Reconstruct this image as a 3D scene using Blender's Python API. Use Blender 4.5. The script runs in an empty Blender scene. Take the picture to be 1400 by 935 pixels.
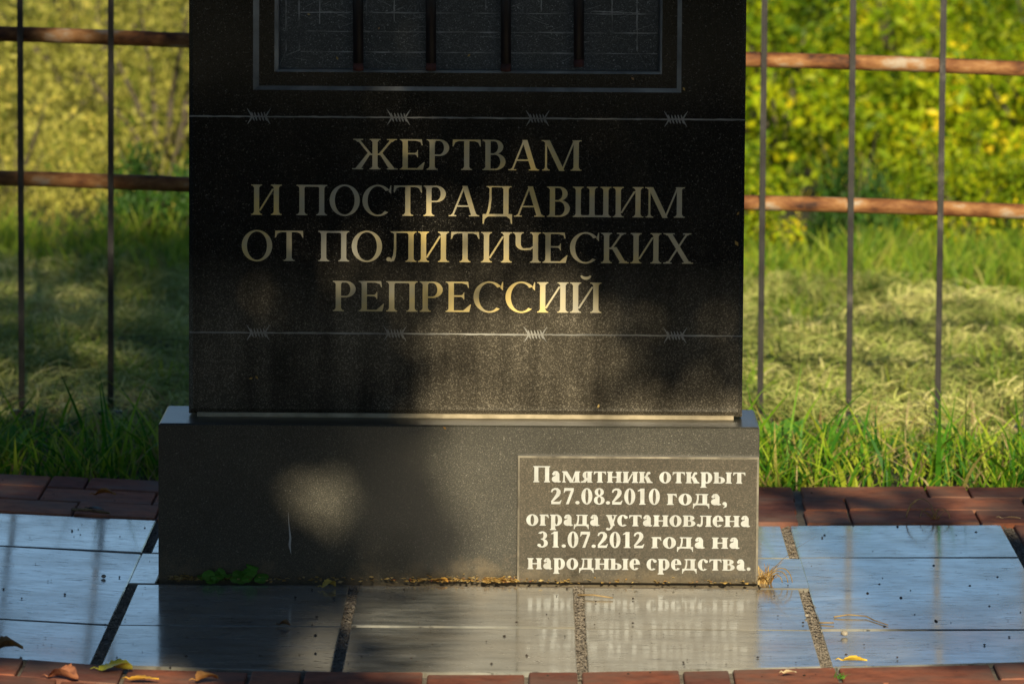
import bpy, math, random
from mathutils import Vector, Matrix, noise
random.seed(7)
R_ = random.Random(11)
scene = bpy.context.scene
PI = math.pi

# ------------------------------------------------------------------ camera
FPX = 8000.0; ROLL = .0065; YAW = .0035; PITCH = math.atan(897.7/8000)
CAM = (.100, -8.03, 1.236)
F = Vector((-math.sin(YAW)*math.cos(PITCH), math.cos(YAW)*math.cos(PITCH), -math.sin(PITCH)))
RT = Vector((math.cos(YAW), math.sin(YAW), 0)); UP = RT.cross(F)
c_, s_ = math.cos(ROLL), math.sin(ROLL)
RT, UP = c_*RT+s_*UP, c_*UP-s_*RT
cam_d = bpy.data.cameras.new('camera'); cam = bpy.data.objects.new('camera', cam_d)
scene.collection.objects.link(cam); scene.camera = cam
M3 = Matrix((RT, UP, -F)).transposed()
cam.matrix_world = Matrix.Translation(CAM) @ M3.to_4x4()
cam_d.sensor_width = 36; cam_d.lens = FPX/1400*36
cam_d.clip_start = .1; cam_d.clip_end = 2000
cam_d.dof.use_dof = True; cam_d.dof.focus_distance = 8.05; cam_d.dof.aperture_fstop = 10.0
scene.render.resolution_x = 1024; scene.render.resolution_y = 683

# ------------------------------------------------------------------ light
SUN_EL = math.radians(22); SUN_AZ = math.radians(-4)     # low sun behind the viewer, a little to the right
SUN = Vector((-math.sin(SUN_AZ)*math.cos(SUN_EL), -math.cos(SUN_AZ)*math.cos(SUN_EL), math.sin(SUN_EL)))  # towards the sun
world = bpy.data.worlds.new('World'); scene.world = world; world.use_nodes = True
wn = world.node_tree.nodes; wl = world.node_tree.links
bg = wn['Background']; sky = wn.new('ShaderNodeTexSky'); sky.sky_type = 'NISHITA'; sky.sun_disc = False
sky.sun_elevation = SUN_EL; sky.sun_rotation = math.atan2(SUN.x, SUN.y)
sky.air_density = .95; sky.dust_density = .2; sky.ozone_density = 3.6
wl.new(sky.outputs[0], bg.inputs[0]); bg.inputs[1].default_value = .075
sl = bpy.data.lights.new('sun', 'SUN'); sl.energy = 5.0; sl.angle = math.radians(.5); sl.color = (1, .86, .60)
so = bpy.data.objects.new('sun', sl); scene.collection.objects.link(so)
so.rotation_euler = SUN.to_track_quat('Z', 'Y').to_euler()
scene.view_settings.view_transform = 'Standard'; scene.view_settings.look = 'None'
scene.view_settings.exposure = 0.3; scene.view_settings.gamma = 1

# ------------------------------------------------------------------ helpers
def ray(px, py): return F*FPX + RT*(px-700) - UP*(py-467.5)
def onY(px, py, Y):
    r = ray(px, py); t = (Y-CAM[1])/r.y
    return CAM[0]+t*r.x, CAM[2]+t*r.z
def onZ(px, py, Z=0.0):
    r = ray(px, py); t = (Z-CAM[2])/r.z
    return CAM[0]+t*r.x, CAM[1]+t*r.y
def paveZ(x):                      # the paving rises a little to the left of the monument
    return max(0, -.45-x)*.045 + max(0, x-.5)*.006
def onPave(px, py):
    x, y = onZ(px, py)
    for _ in range(4): x, y = onZ(px, py, paveZ(x))
    return x, y
def link(o, parent=None):
    scene.collection.objects.link(o)
    if parent is not None: o.parent = parent
    return o
def mesh_obj(name, verts, faces, mats, parent=None, mi=None, smooth=False):
    me = bpy.data.meshes.new(name); me.from_pydata(verts, [], faces)
    if not isinstance(mats, (list, tuple)): mats = [mats]
    for m in mats: me.materials.append(m)
    if mi: me.polygons.foreach_set('material_index', mi)
    if smooth: me.polygons.foreach_set('use_smooth', [True]*len(me.polygons))
    me.update()
    return link(bpy.data.objects.new(name, me), parent)
def tag(o, label=None, cat=None, group=None, kind=None):
    for k, v in (('label', label), ('category', cat), ('group', group), ('kind', kind)):
        if v: o[k] = v
    return o
def empty(name, loc=(0, 0, 0)):
    o = bpy.data.objects.new(name, None); o.location = loc; o.empty_display_size = .05
    return link(o)
class MB:
    def __init__(s): s.v = []; s.f = []; s.m = []
    def quad(s, pts, m=0):
        n = len(s.v); s.v += [tuple(p) for p in pts]; s.f.append(tuple(range(n, n+len(pts)))); s.m.append(m)
    def box(s, x0, x1, y0, y1, z0, z1, b=0, m=0):
        s.slab([(x0, y0), (x1, y0), (x1, y1), (x0, y1)], lambda x, y: z1, z0, b, m)
    def slab(s, poly, top, z0, b=0, m=0):          # convex polygon (ccw) with a chamfered top
        n = len(poly); cx = sum(p[0] for p in poly)/n; cy = sum(p[1] for p in poly)/n
        k = len(s.v)
        for (x, y) in poly: s.v.append((x, y, z0))
        for (x, y) in poly: s.v.append((x, y, top(x, y)-b))
        for (x, y) in poly:
            dx, dy = x-cx, y-cy; d = math.hypot(dx, dy) or 1
            xx, yy = x-b*1.3*(1 if dx > 0 else -1), y-b*1.3*(1 if dy > 0 else -1)
            s.v.append((xx, yy, top(x, y)))
        for i in range(n):
            j = (i+1) % n
            s.f.append((k+i, k+j, k+n+j, k+n+i)); s.m.append(m)
            s.f.append((k+n+i, k+n+j, k+2*n+j, k+2*n+i)); s.m.append(m)
        s.f.append(tuple(k+2*n+i for i in range(n))); s.m.append(m)
        s.f.append(tuple(k+n-1-i for i in range(n))); s.m.append(m)
    def tube(s, pts, rad, n=8, m=0, cap=True):
        pts = [Vector(p) for p in pts]; rr = rad if isinstance(rad, (list, tuple)) else [rad]*len(pts)
        k = len(s.v)
        for i, p in enumerate(pts):
            d = (pts[min(i+1, len(pts)-1)]-pts[max(i-1, 0)]).normalized()
            a = d.orthogonal().normalized() if i == 0 else (a-d*a.dot(d)).normalized()
            b = d.cross(a)
            for j in range(n):
                t = 2*PI*j/n; s.v.append(tuple(p+rr[i]*(a*math.cos(t)+b*math.sin(t))))
        for i in range(len(pts)-1):
            for j in range(n):
                s.f.append((k+i*n+j, k+i*n+(j+1) % n, k+(i+1)*n+(j+1) % n, k+(i+1)*n+j)); s.m.append(m)
        if cap:
            s.f.append(tuple(k+n-1-j for j in range(n))); s.m.append(m)
            s.f.append(tuple(k+(len(pts)-1)*n+j for j in range(n))); s.m.append(m)
    def build(s, name, mats, parent=None, smooth=False):
        return mesh_obj(name, s.v, s.f, mats, parent, s.m, smooth)

# ------------------------------------------------------------------ materials
def mat(name):
    m = bpy.data.materials.new(name); m.use_nodes = True
    return m, m.node_tree.nodes, m.node_tree.links, m.node_tree.nodes['Principled BSDF']
def N(n, t, **k):
    o = n.new(t)
    for a, b in k.items(): setattr(o, a, b)
    return o
def ramp(n, stops, interp='LINEAR'):
    r = n.new('ShaderNodeValToRGB'); r.color_ramp.interpolation = interp
    e = r.color_ramp.elements
    while len(e) > 1: e.remove(e[-1])
    e[0].position = stops[0][0]; e[0].color = (*stops[0][1], 1)
    for p, c in stops[1:]:
        x = e.new(p); x.color = (*c, 1)
    return r
def noi(n, l, vec, scale, detail=4, rough=.5):
    t = N(n, 'ShaderNodeTexNoise'); t.inputs['Scale'].default_value = scale
    t.inputs['Detail'].default_value = detail; t.inputs['Roughness'].default_value = rough
    l.new(vec, t.inputs['Vector']); return t
def mixc(n, l, fac, a, b, mode='MIX'):
    m = N(n, 'ShaderNodeMix', data_type='RGBA', blend_type=mode)
    for sock, val in ((m.inputs[0], fac), (m.inputs[6], a), (m.inputs[7], b)):
        if hasattr(val, 'is_linked') or hasattr(val, 'links'): l.new(val, sock)
        elif isinstance(val, tuple): sock.default_value = (*val, 1)
        else: sock.default_value = val
    return m.outputs[2]
def mth(n, l, op, a, b=0.0, clamp=False):
    m = N(n, 'ShaderNodeMath', operation=op, use_clamp=clamp)
    for i, v in enumerate((a, b)):
        if hasattr(v, 'links'): l.new(v, m.inputs[i])
        else: m.inputs[i].default_value = v
    return m.outputs[0]
def bump(n, l, bs, h, strength, dist):
    b = N(n, 'ShaderNodeBump'); b.inputs['Strength'].default_value = strength; b.inputs['Distance'].default_value = dist
    l.new(h, b.inputs['Height']); l.new(b.outputs[0], bs.inputs['Normal'])

def granite(name, base, grain, dust, dustcol, rough, runs=False, seed=0.0):
    m, n, l, b = mat(name)
    tc = N(n, 'ShaderNodeTexCoord').outputs['Object']
    mp = N(n, 'ShaderNodeMapping'); mp.inputs['Location'].default_value = (seed, seed*.7, seed*.3); l.new(tc, mp.inputs[0]); tc = mp.outputs[0]
    v = N(n, 'ShaderNodeTexVoronoi'); v.inputs['Scale'].default_value = 800; l.new(tc, v.inputs['Vector'])
    sp = N(n, 'ShaderNodeSeparateColor'); l.new(v.outputs['Color'], sp.inputs[0])
    r1 = ramp(n, [(0, base), (.55, base), (.85, tuple(c*1.7+.002 for c in base)), (.97, tuple(c*.5 for c in grain)), (1, tuple(min(1, c*1.6) for c in grain))])
    l.new(sp.outputs[0], r1.inputs[0])
    f = noi(n, l, tc, 260, 3, .7)
    fr = ramp(n, [(.45, (.7, .7, .7)), (.62, (1.6, 1.6, 1.6))]); l.new(f.outputs[0], fr.inputs[0])
    col = mixc(n, l, 1.0, r1.outputs[0], fr.outputs[0], 'MULTIPLY')
    # dust film: cloudy, with vertical runs
    d1 = noi(n, l, tc, 5, 5, .6)
    if runs:
        m2 = N(n, 'ShaderNodeMapping'); m2.inputs['Scale'].default_value = (26, 26, 1.3); l.new(tc, m2.inputs[0])
        d2 = noi(n, l, m2.outputs[0], 1, 3, .55)
        dd = mth(n, l, 'MULTIPLY', d1.outputs[0], mth(n, l, 'ADD', d2.outputs[0], .25))
        dr = ramp(n, [(.20, (.25,)*3), (.52, (1,)*3)]); l.new(dd, dr.inputs[0])
    else:
        dr = ramp(n, [(.35, (.55,)*3), (.65, (1,)*3)]); l.new(d1.outputs[0], dr.inputs[0])
    sep = noi(n, l, tc, 640, 2, .8)
    dg = ramp(n, [(.38, (.42,)*3), (.55, (.62,)*3), (.66, (1.9,)*3)]); l.new(sep.outputs[0], dg.inputs[0])
    fac = mth(n, l, 'MULTIPLY', mth(n, l, 'MULTIPLY', dr.outputs[0], dg.outputs[0]), dust)
    if runs:      # splash grime, its colour brightening the sunlit foot and darkening the shaded slab above
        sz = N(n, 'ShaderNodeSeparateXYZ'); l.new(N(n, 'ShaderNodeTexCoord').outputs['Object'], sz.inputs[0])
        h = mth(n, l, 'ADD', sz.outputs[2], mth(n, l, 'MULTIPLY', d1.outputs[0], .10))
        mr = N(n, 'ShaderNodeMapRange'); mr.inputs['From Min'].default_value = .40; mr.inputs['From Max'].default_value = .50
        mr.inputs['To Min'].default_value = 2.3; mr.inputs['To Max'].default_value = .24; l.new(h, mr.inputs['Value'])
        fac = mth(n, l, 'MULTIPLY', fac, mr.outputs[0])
    col = mixc(n, l, fac, col, dustcol)
    if not runs:      # soil splashed up from the paving
        sz = N(n, 'ShaderNodeSeparateXYZ'); l.new(N(n, 'ShaderNodeTexCoord').outputs['Object'], sz.inputs[0])
        q = noi(n, l, tc, 28, 6, .75)
        hh = mth(n, l, 'ADD', mth(n, l, 'MULTIPLY', sz.outputs[2], -9), mth(n, l, 'MULTIPLY', q.outputs[0], 1.5))
        hr_ = ramp(n, [(.50, (0,)*3), (.85, (.65,)*3)]); l.new(hh, hr_.inputs[0])
        col = mixc(n, l, hr_.outputs[0], col, (.16, .125, .075))
    l.new(col, b.inputs['Base Color'])
    l.new(mth(n, l, 'ADD', mth(n, l, 'MULTIPLY', fac, .5), rough), b.inputs['Roughness'])
    b.inputs['Specular IOR Level'].default_value = .5
    bump(n, l, b, d1.outputs[0], .03, .002)
    return m
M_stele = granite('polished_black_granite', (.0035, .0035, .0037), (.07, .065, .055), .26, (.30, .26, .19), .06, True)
M_plinth = granite('speckled_dark_granite', (.005, .0058, .006), (.08, .08, .07), .34, (.24, .22, .16), .24, False, 3.1)
M_plaque = granite('plaque_granite', (.020, .017, .012), (.07, .06, .045), .42, (.20, .17, .115), .22, False, 5.7)
M_panel = granite('carved_granite_panel', (.009, .011, .0115), (.22, .23, .23), .36, (.30, .32, .32), .25, False, 8.3)

def simple(name, stops, scale, rough=.6, metallic=0, detail=5, bumps=0, dist=.001, spec=.5, stretch=None):
    m, n, l, b = mat(name)
    tc = N(n, 'ShaderNodeTexCoord').outputs['Object']
    if stretch:
        mp = N(n, 'ShaderNodeMapping'); mp.inputs['Scale'].default_value = stretch; l.new(tc, mp.inputs[0]); tc = mp.outputs[0]
    t = noi(n, l, tc, scale, detail, .62); r = ramp(n, stops); l.new(t.outputs[0], r.inputs[0])
    l.new(r.outputs[0], b.inputs['Base Color']); b.inputs['Roughness'].default_value = rough
    b.inputs['Metallic'].default_value = metallic; b.inputs['Specular IOR Level'].default_value = spec
    if bumps: bump(n, l, b, t.outputs[0], bumps, dist)
    return m
M_gold = simple('gilded_lettering', [(.34, (.44, .41, .32)), (.48, (.54, .46, .27)), (.62, (.74, .56, .20))], 9, .45, .18, 6)
M_white = simple('cream_lettering', [(.3, (.40, .41, .40)), (.7, (.55, .57, .57))], 60, .7)
M_engrave = simple('engraved_line', [(.3, (.10, .10, .095)), (.7, (.40, .39, .35))], 14, .7, 0, 6)
M_fine = simple('fine_engraved_line', [(.35, (.06, .065, .065)), (.65, (.42, .43, .42))], 30, .7, 0, 6)
M_mortar = simple('stele_bedding_mortar', [(.3, (.30, .25, .16)), (.7, (.52, .44, .30))], 40, .9, 0, 6, .6, .002)
M_joint = simple('joint_mortar', [(.3, (.16, .135, .11)), (.55, (.29, .25, .20)), (.75, (.44, .38, .30))], 70, .95, 0, 8, 1.0, .006)
M_iron = simple('painted_iron', [(.3, (.014, .013, .013)), (.6, (.040, .038, .038)), (.72, (.11, .10, .095))], 22, .34, .3, 6, .3, .001)
M_rust = simple('rusty_rail', [(.34, (.05, .024, .018)), (.45, (.20, .080, .030)), (.57, (.36, .18, .07)), (.68, (.44, .37, .29))], 13, .75, .0, 10, .8, .003, .3, (1, 2.2, 2.2))
M_wbar = simple('brown_window_bar', [(.35, (.006, .004, .004)), (.6, (.018, .011, .010)), (.75, (.04, .024, .02))], 25, .45, 0, 6, .4, .001)
M_wend = simple('rusted_bar_end', [(.35, (.03, .012, .010)), (.65, (.12, .035, .025))], 60, .8, 0, 6, .5, .001)
M_soil = simple('meadow_soil', [(.3, (.020, .022, .008)), (.6, (.05, .05, .018)), (.75, (.09, .08, .03))], 6, .95, 0, 8, .8, .03)
M_bark = simple('bark', [(.3, (.05, .04, .03)), (.7, (.16, .13, .10))], 20, .9, 0, 8, .8, .01, .3, (1, 1, .3))
M_twig = simple('dry_twig', [(.3, (.16, .10, .05)), (.7, (.40, .29, .14))], 60, .8)
M_stone = simple('pale_pebble', [(.3, (.2, .17, .13)), (.7, (.5, .45, .37))], 80, .8)

def tile_mat():
    m, n, l, b = mat('pale_marble_tile')
    tc = N(n, 'ShaderNodeTexCoord').outputs['Object']
    oi = N(n, 'ShaderNodeObjectInfo').outputs['Random']
    off = N(n, 'ShaderNodeCombineXYZ'); l.new(mth(n, l, 'MULTIPLY', oi, 40), off.inputs[0]); l.new(mth(n, l, 'MULTIPLY', oi, 17), off.inputs[1])
    mp = N(n, 'ShaderNodeMapping'); mp.inputs['Scale'].default_value = (6, 20, 1); mp.inputs['Rotation'].default_value = (0, 0, .05)
    l.new(tc, mp.inputs[0]); l.new(off.outputs[0], mp.inputs['Location'])
    a = noi(n, l, mp.outputs[0], 1.6, 8, .62)
    r = ramp(n, [(.30, (.07, .07, .065)), (.44, (.20, .205, .19)), (.55, (.31, .31, .28)), (.72, (.46, .45, .40))]); l.new(a.outputs[0], r.inputs[0])
    mp2 = N(n, 'ShaderNodeMapping'); mp2.inputs['Scale'].default_value = (20, 95, 1); l.new(tc, mp2.inputs[0]); l.new(off.outputs[0], mp2.inputs['Location'])
    s = noi(n, l, mp2.outputs[0], 1.5, 6, .7)
    sr = ramp(n, [(.585, (1, 1, 1)), (.63, (.16, .15, .15))]); l.new(s.outputs[0], sr.inputs[0])
    col = mixc(n, l, 1.0, r.outputs[0], sr.outputs[0], 'MULTIPLY')
    # dirt film patches
    d = noi(n, l, tc, 7, 5, .6); dr = ramp(n, [(.42, (0,)*3), (.62, (.6,)*3)]); l.new(d.outputs[0], dr.inputs[0])
    col = mixc(n, l, dr.outputs[0], col, (.22, .19, .14))
    l.new(col, b.inputs['Base Color'])
    rr = ramp(n, [(.58, (.11,)*3), (.68, (.5,)*3)]); l.new(s.outputs[0], rr.inputs[0])
    l.new(mth(n, l, 'ADD', rr.outputs[0], mth(n, l, 'MULTIPLY', dr.outputs[0], .12)), b.inputs['Roughness'])
    b.inputs['Specular IOR Level'].default_value = .6
    cw = noi(n, l, mp.outputs[0], 3.0, 7, .7); cwr = ramp(n, [(.38, (.22,)*3), (.54, (.80,)*3)]); l.new(cw.outputs[0], cwr.inputs[0])
    cm = noi(n, l, tc, 5, 5, .65); cmr = ramp(n, [(.38, (.35,)*3), (.60, (1,)*3)]); l.new(cm.outputs[0], cmr.inputs[0])
    l.new(mth(n, l, 'MULTIPLY', mth(n, l, 'MULTIPLY', cwr.outputs[0], cmr.outputs[0]), sr.outputs[0]), b.inputs['Coat Weight'])
    crr = ramp(n, [(.4, (.12,)*3), (.62, (.06,)*3)]); l.new(cm.outputs[0], crr.inputs[0]); l.new(crr.outputs[0], b.inputs['Coat Roughness'])
    bump(n, l, b, mth(n, l, 'ADD', d.outputs[0], mth(n, l, 'MULTIPLY', a.outputs[0], .12)), .12, .002)
    return m
M_tile = tile_mat()
def brick_mat():
    m, n, l, b = mat('red_clinker_brick')
    tc = N(n, 'ShaderNodeTexCoord').outputs['Object']; oi = N(n, 'ShaderNodeObjectInfo').outputs['Random']
    r0 = ramp(n, [(0, (.24, .085, .06)), (.5, (.38, .12, .065)), (1, (.50, .19, .10))]); l.new(oi, r0.inputs[0])
    a = noi(n, l, tc, 30, 8, .7); r = ramp(n, [(.3, (.45, .42, .45)), (.5, (.95, .95, .95)), (.7, (1.35, 1.3, 1.2))]); l.new(a.outputs[0], r.inputs[0])
    col = mixc(n, l, 1.0, r0.outputs[0], r.outputs[0], 'MULTIPLY')
    d = noi(n, l, tc, 9, 6, .6); dr = ramp(n, [(.42, (.1,)*3), (.68, (.8,)*3)]); l.new(d.outputs[0], dr.inputs[0])
    col = mixc(n, l, dr.outputs[0], col, (.24, .17, .13))
    l.new(col, b.inputs['Base Color']); b.inputs['Roughness'].default_value = .9; b.inputs['Specular IOR Level'].default_value = .12
    bump(n, l, b, a.outputs[0], .4, .002)
    return m
M_brick = brick_mat()
def leafy(name, stops, rough=.5, trans=.35, nscale=None):
    """per-blade / per-leaf colour"""
    m, n, l, b = mat(name)
    g = N(n, 'ShaderNodeNewGeometry').outputs['Random Per Island']
    if nscale:
        tc = N(n, 'ShaderNodeTexCoord').outputs['Object']; t = noi(n, l, tc, nscale, 3)
        g = mth(n, l, 'ADD', mth(n, l, 'MULTIPLY', g, .55), mth(n, l, 'MULTIPLY', mth(n, l, 'SUBTRACT', t.outputs[0], .36), 1.5), True)
    r = ramp(n, stops); l.new(g, r.inputs[0]); col = r.outputs[0]
    if nscale:
        r2 = ramp(n, [(.35, (.6, .6, .6)), (.65, (1.25, 1.25, 1.25))]); l.new(t.outputs[0], r2.inputs[0])
        col = mixc(n, l, 1.0, col, r2.outputs[0], 'MULTIPLY')
    l.new(col, b.inputs['Base Color']); b.inputs['Roughness'].default_value = rough; b.inputs['Specular IOR Level'].default_value = .3
    tr = N(n, 'ShaderNodeBsdfTranslucent'); l.new(col, tr.inputs[0])
    mx = N(n, 'ShaderNodeMixShader'); mx.inputs[0].default_value = trans
    l.new(b.outputs[0], mx.inputs[1]); l.new(tr.outputs[0], mx.inputs[2]); l.new(mx.outputs[0], n['Material Output'].inputs[0])
    return m
M_grass = leafy('fresh_grass', [(0, (.02, .13, .012)), (.35, (.10, .30, .015)), (.62, (.28, .46, .02)), (.86, (.50, .58, .05)), (1, (.40, .30, .12))])
M_grassfar = leafy('meadow_grass', [(0, (.09, .22, .02)), (.5, (.26, .42, .03)), (.85, (.46, .54, .05)), (1, (.36, .30, .10))])
M_hay = leafy('mown_dry_grass', [(0, (.20, .32, .05)), (.35, (.42, .50, .12)), (.7, (.70, .68, .24)), (.92, (.80, .72, .36)), (1, (.22, .10, .04))], .7, .2, 3.5)
M_yel = leafy('yellow_green_leaves', [(0, (.05, .15, .004)), (.35, (.24, .38, .006)), (.72, (.46, .52, .008)), (.9, (.80, .64, .015)), (1, (.80, .58, .03))], .5, .35, 3)
M_olive = leafy('olive_leaves', [(0, (.14, .17, .02)), (.4, (.36, .36, .06)), (.8, (.56, .52, .11)), (1, (.74, .60, .12))], .5, .35, 3)
M_dark = leafy('canopy_leaves', [(0, (.04, .08, .015)), (1, (.08, .13, .02))], .5, .05)
M_weed = leafy('weed_leaves', [(0, (.07, .24, .03)), (1, (.20, .42, .05))], .4, .3)

# ------------------------------------------------------------------ ground
gv = []; gf = []
xs = [-300, -60, -20, -8, -4, -2.4, -1.6, -1.1, -.7, 0, .7, 1.1, 1.6, 2.4, 4, 8, 20, 60, 300]
ys = [-300, -60, -20, -10, -6, -3, -1.2, -.6, 0, .5, 1.0, 1.5, 2.2, 3, 4, 5, 6, 8, 11, 15, 20, 40, 100, 300, 900]
def groundZ(x, y):
    z = -.03
    if y > 1.0: z = -.02 + .012*math.sin(3*x+y) * min(1, (y-1)) - .012*max(-1.2, min(1.2, x))*min(1, y-1)
    if y > 20: z -= (y-20)*.03
    return z
for y in ys:
    for x in xs: gv.append((x, y, groundZ(x, y)))
nx = len(xs)
for j in range(len(ys)-1):
    for i in range(nx-1): gf.append((j*nx+i, j*nx+i+1, (j+1)*nx+i+1, (j+1)*nx+i))
tag(mesh_obj('ground', gv, gf, M_soil, smooth=True), kind='structure', label='dark meadow soil under the grass and shrubs')

# ------------------------------------------------------------------ paving: bed with tiles and bricks
front_px = [(-300, 880), (0, 899), (125, 908), (210, 915), (480, 920), (800, 919), (1153, 910), (1400, 905), (1700, 899)]
front = [onPave(*p) for p in front_px]
def frontY(x):
    for a, b in zip(front, front[1:]):
        if a[0] <= x <= b[0]: return a[1]+(b[1]-a[1])*(x-a[0])/(b[0]-a[0])
    return front[0][1] if x < front[0][0] else front[-1][1]
bed = MB(); bx = [-1.5, -.9, -.45, 0, .5, .9, 1.5]
for a, b in zip(bx, bx[1:]):
    bed.quad([(a, frontY(a)-.28, paveZ(a)-.006), (b, frontY(b)-.28, paveZ(b)-.006), (b, .99, paveZ(b)-.006), (a, .99, paveZ(a)-.006)])
    bed.quad([(a, .99, paveZ(a)-.006), (b, .99, paveZ(b)-.006), (b, .99, -.1), (a, .99, -.1)])
pavement = tag(bed.build('pavement', M_joint), kind='structure', label='mortar bed of the paved apron around the monument')
# mortar crumble in the wide joints, built as small rough lumps
JW = .0068
gx = [-1.066, -.758, -.450, -.144, .166, .477, .797]
rows = [(.245, .572), (-.04, .241), (-.392, -.044), (None, -.3945)]
def tile(poly, dz=0, tx=0, ty=0, name='tile'):
    cx = sum(p[0] for p in poly)/len(poly); cy = sum(p[1] for p in poly)/len(poly)
    m = MB(); m.slab(poly, lambda x, y: paveZ(x)+dz+(x-cx)*tx+(y-cy)*ty, -.03, .0012)
    return m.build(name, M_tile, pavement)
TR = random.Random(5)
HJ = .0026
def rj(): return TR.uniform(-.0008, .0008)
for k in range(6):
    x0, x1 = gx[k]+JW, gx[k+1]-JW
    if k == 5: x1 = .797
    inner = k in (2, 3, 4)
    # outer columns: rows A, B+C' as photographed
    if not inner:
        for (y0, y1) in ((.245, .572), (-.392, .241), (None, -.396)):
            t1 = rj(); tx = TR.uniform(-.006, .006); ty = TR.uniform(-.003, .003)
            if y0 is None:
                ya, yb = frontY(x0)+HJ, frontY(x1)+HJ
                p = [(x0, ya), (x1, yb), (x1, y1-HJ), (x0, y1-HJ)]
            else: p = [(x0, y0+HJ), (x1, y0+HJ), (x1, y1-HJ), (x0, y1-HJ)]
            tile(p, t1, tx, ty)
    else:
        for (y0, y1) in ((-.392, -.044), (None, -.396)):
            t1 = rj(); ty = TR.uniform(-.003, .003)
            if y0 is None: p = [(x0, frontY(x0)+HJ), (x1, frontY(x1)+HJ), (x1, y1-HJ), (x0, y1-HJ)]
            else: p = [(x0, y0+HJ), (x1, y0+HJ), (x1, y1-HJ), (x0, y1-HJ)]
            tile(p, t1, 0, ty)
# rows beside the plinth: small offcuts between joint and stone
for (x0, x1, y0, y1) in ((-.450+JW, -.416, .245, .572), (-.450-JW+.001, -.418, -.04, .241), (.4170, .477-JW, .245, .572), (.4170, .477-JW+.016, -.04, .241)):
    tile([(x0, y0+HJ), (x1, y0+HJ), (x1, y1-HJ), (x0, y1-HJ)], rj(), 0, 0)

def brick(poly, dz=0, tx=0, ty=0):
    cx = sum(p[0] for p in poly)/len(poly); cy = sum(p[1] for p in poly)/len(poly)
    m = MB(); m.slab(poly, lambda x, y: paveZ(x)+dz+(x-cx)*tx+(y-cy)*ty, -.03, .0014)
    return m.build('brick', M_brick, pavement)
BJ = .0022
brow = [(.858, .985, 669, [-330, -120, 61, 115, 250, 420, 600, 790, 930, 1089, 1265, 1322, 1500, 1690]),
        (.722, .855, 685, [-300, -110, 51, 210, 330, 520, 700, 880, 1091, 1155, 1398, 1590]),
        (.580, .718, 702, [-320, -120, 100, 216, 400, 560, 760, 930, 1093, 1160, 1333, 1460, 1650])]
for (y0, y1, py, cuts) in brow:
    X = [onPave(c, py)[0] for c in cuts]
    for i, (a, b) in enumerate(zip(X, X[1:])):
        ja = .007 if 1085 < cuts[i] < 1096 else BJ; jb = .007 if 1085 < cuts[i+1] < 1096 else BJ
        brick([(a+ja, y0+BJ), (b-jb, y0+BJ), (b-jb, y1-BJ), (a+ja, y1-BJ)], TR.uniform(-.0012, .0012)+.002, TR.uniform(-.01, .01), TR.uniform(-.01, .01))
# side border on the right
yc = [.575, .236, .05, -.20, -.45, -.64]
for a, b in zip(yc, yc[1:]):
    for (x0, x1) in ((.815, .94), (.944, 1.07)):
        brick([(x0+BJ, b+BJ), (x1-BJ, b+BJ), (x1-BJ, a-BJ), (x0+BJ, a-BJ)], TR.uniform(-.002, .003), TR.uniform(-.01, .01), TR.uniform(-.01, .01))
# front border
fc = [-150, 20, 165, 338, 412, 580, 720, 793, 933, 1002, 1150, 1366, 1560]
for r in range(2):
    cuts = fc if r == 0 else [c+60 for c in fc]
    X = [onPave(c, 930)[0] for c in cuts]
    for i, (a, b) in enumerate(zip(X, X[1:])):
        ja = BJ*1.4
        y = lambda x: frontY(x)-.004-r*.126
        brick([(a+ja, y(a)-.122), (b-ja, y(b)-.122), (b-ja, y(b)), (a+ja, y(a))], TR.uniform(-.0015, .0025), TR.uniform(-.006, .006), TR.uniform(-.01, .01))
# crumbs of mortar and dirt in the wide joints (stuff)
cr = MB(); CR = random.Random(3)
def lump(m, x, y, z, s, rnd, mi=0):
    pts = []
    for dx, dy, dz in ((1, 0, 0), (-1, 0, 0), (0, 1, 0), (0, -1, 0), (0, 0, 1), (0, 0, -1)):
        k = s*rnd.uniform(.55, 1.2); pts.append((x+dx*k, y+dy*k, z+dz*k*.7))
    n = len(m.v); m.v += pts
    for f in ((0, 2, 4), (2, 1, 4), (1, 3, 4), (3, 0, 4), (2, 0, 5), (1, 2, 5), (3, 1, 5), (0, 3, 5)):
        m.f.append(tuple(n+i for i in f)); m.m.append(mi)
for gxx, ya, yb in ((-.758, -.73, .57), (-.450, -.74, -.05), (-.450, .25, .57), (-.144, -.8, -.02), (.166, -.79, -.02), (.477, -.72, -.02), (.477, .25, .57), (.806, -.68, .57), (.475, .6, .98)):
    for _ in range(int(900*(yb-ya))):
        x = gxx+CR.uniform(-JW, JW)*1.0; lump(cr, x, CR.uniform(ya, yb), paveZ(x)-.003+CR.uniform(-.002, .002), CR.uniform(.0008, .0026), CR)
tag(cr.build('joint_crumble', M_joint), kind='stuff', label='crumbled mortar and dirt filling the wide joints between tiles', cat='mortar')
sp = MB()
for _ in range(420):
    x = CR.uniform(-.75, .85); y = CR.uniform(-.78, .95)
    if y > -.02 and -.43 < x < .44: continue
    s = CR.choice([.0007, .0009, .0011, .0015, .0024])
    lump(sp, x, y, paveZ(x)+.0012, s, CR)
M_speck = simple('dark_specks', [(.3, (.015, .012, .01)), (.7, (.06, .04, .03))], 50, .9)
tag(sp.build('dirt_specks', M_speck), kind='stuff', label='dark seeds and grit scattered over the pale tiles', cat='grit')
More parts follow.
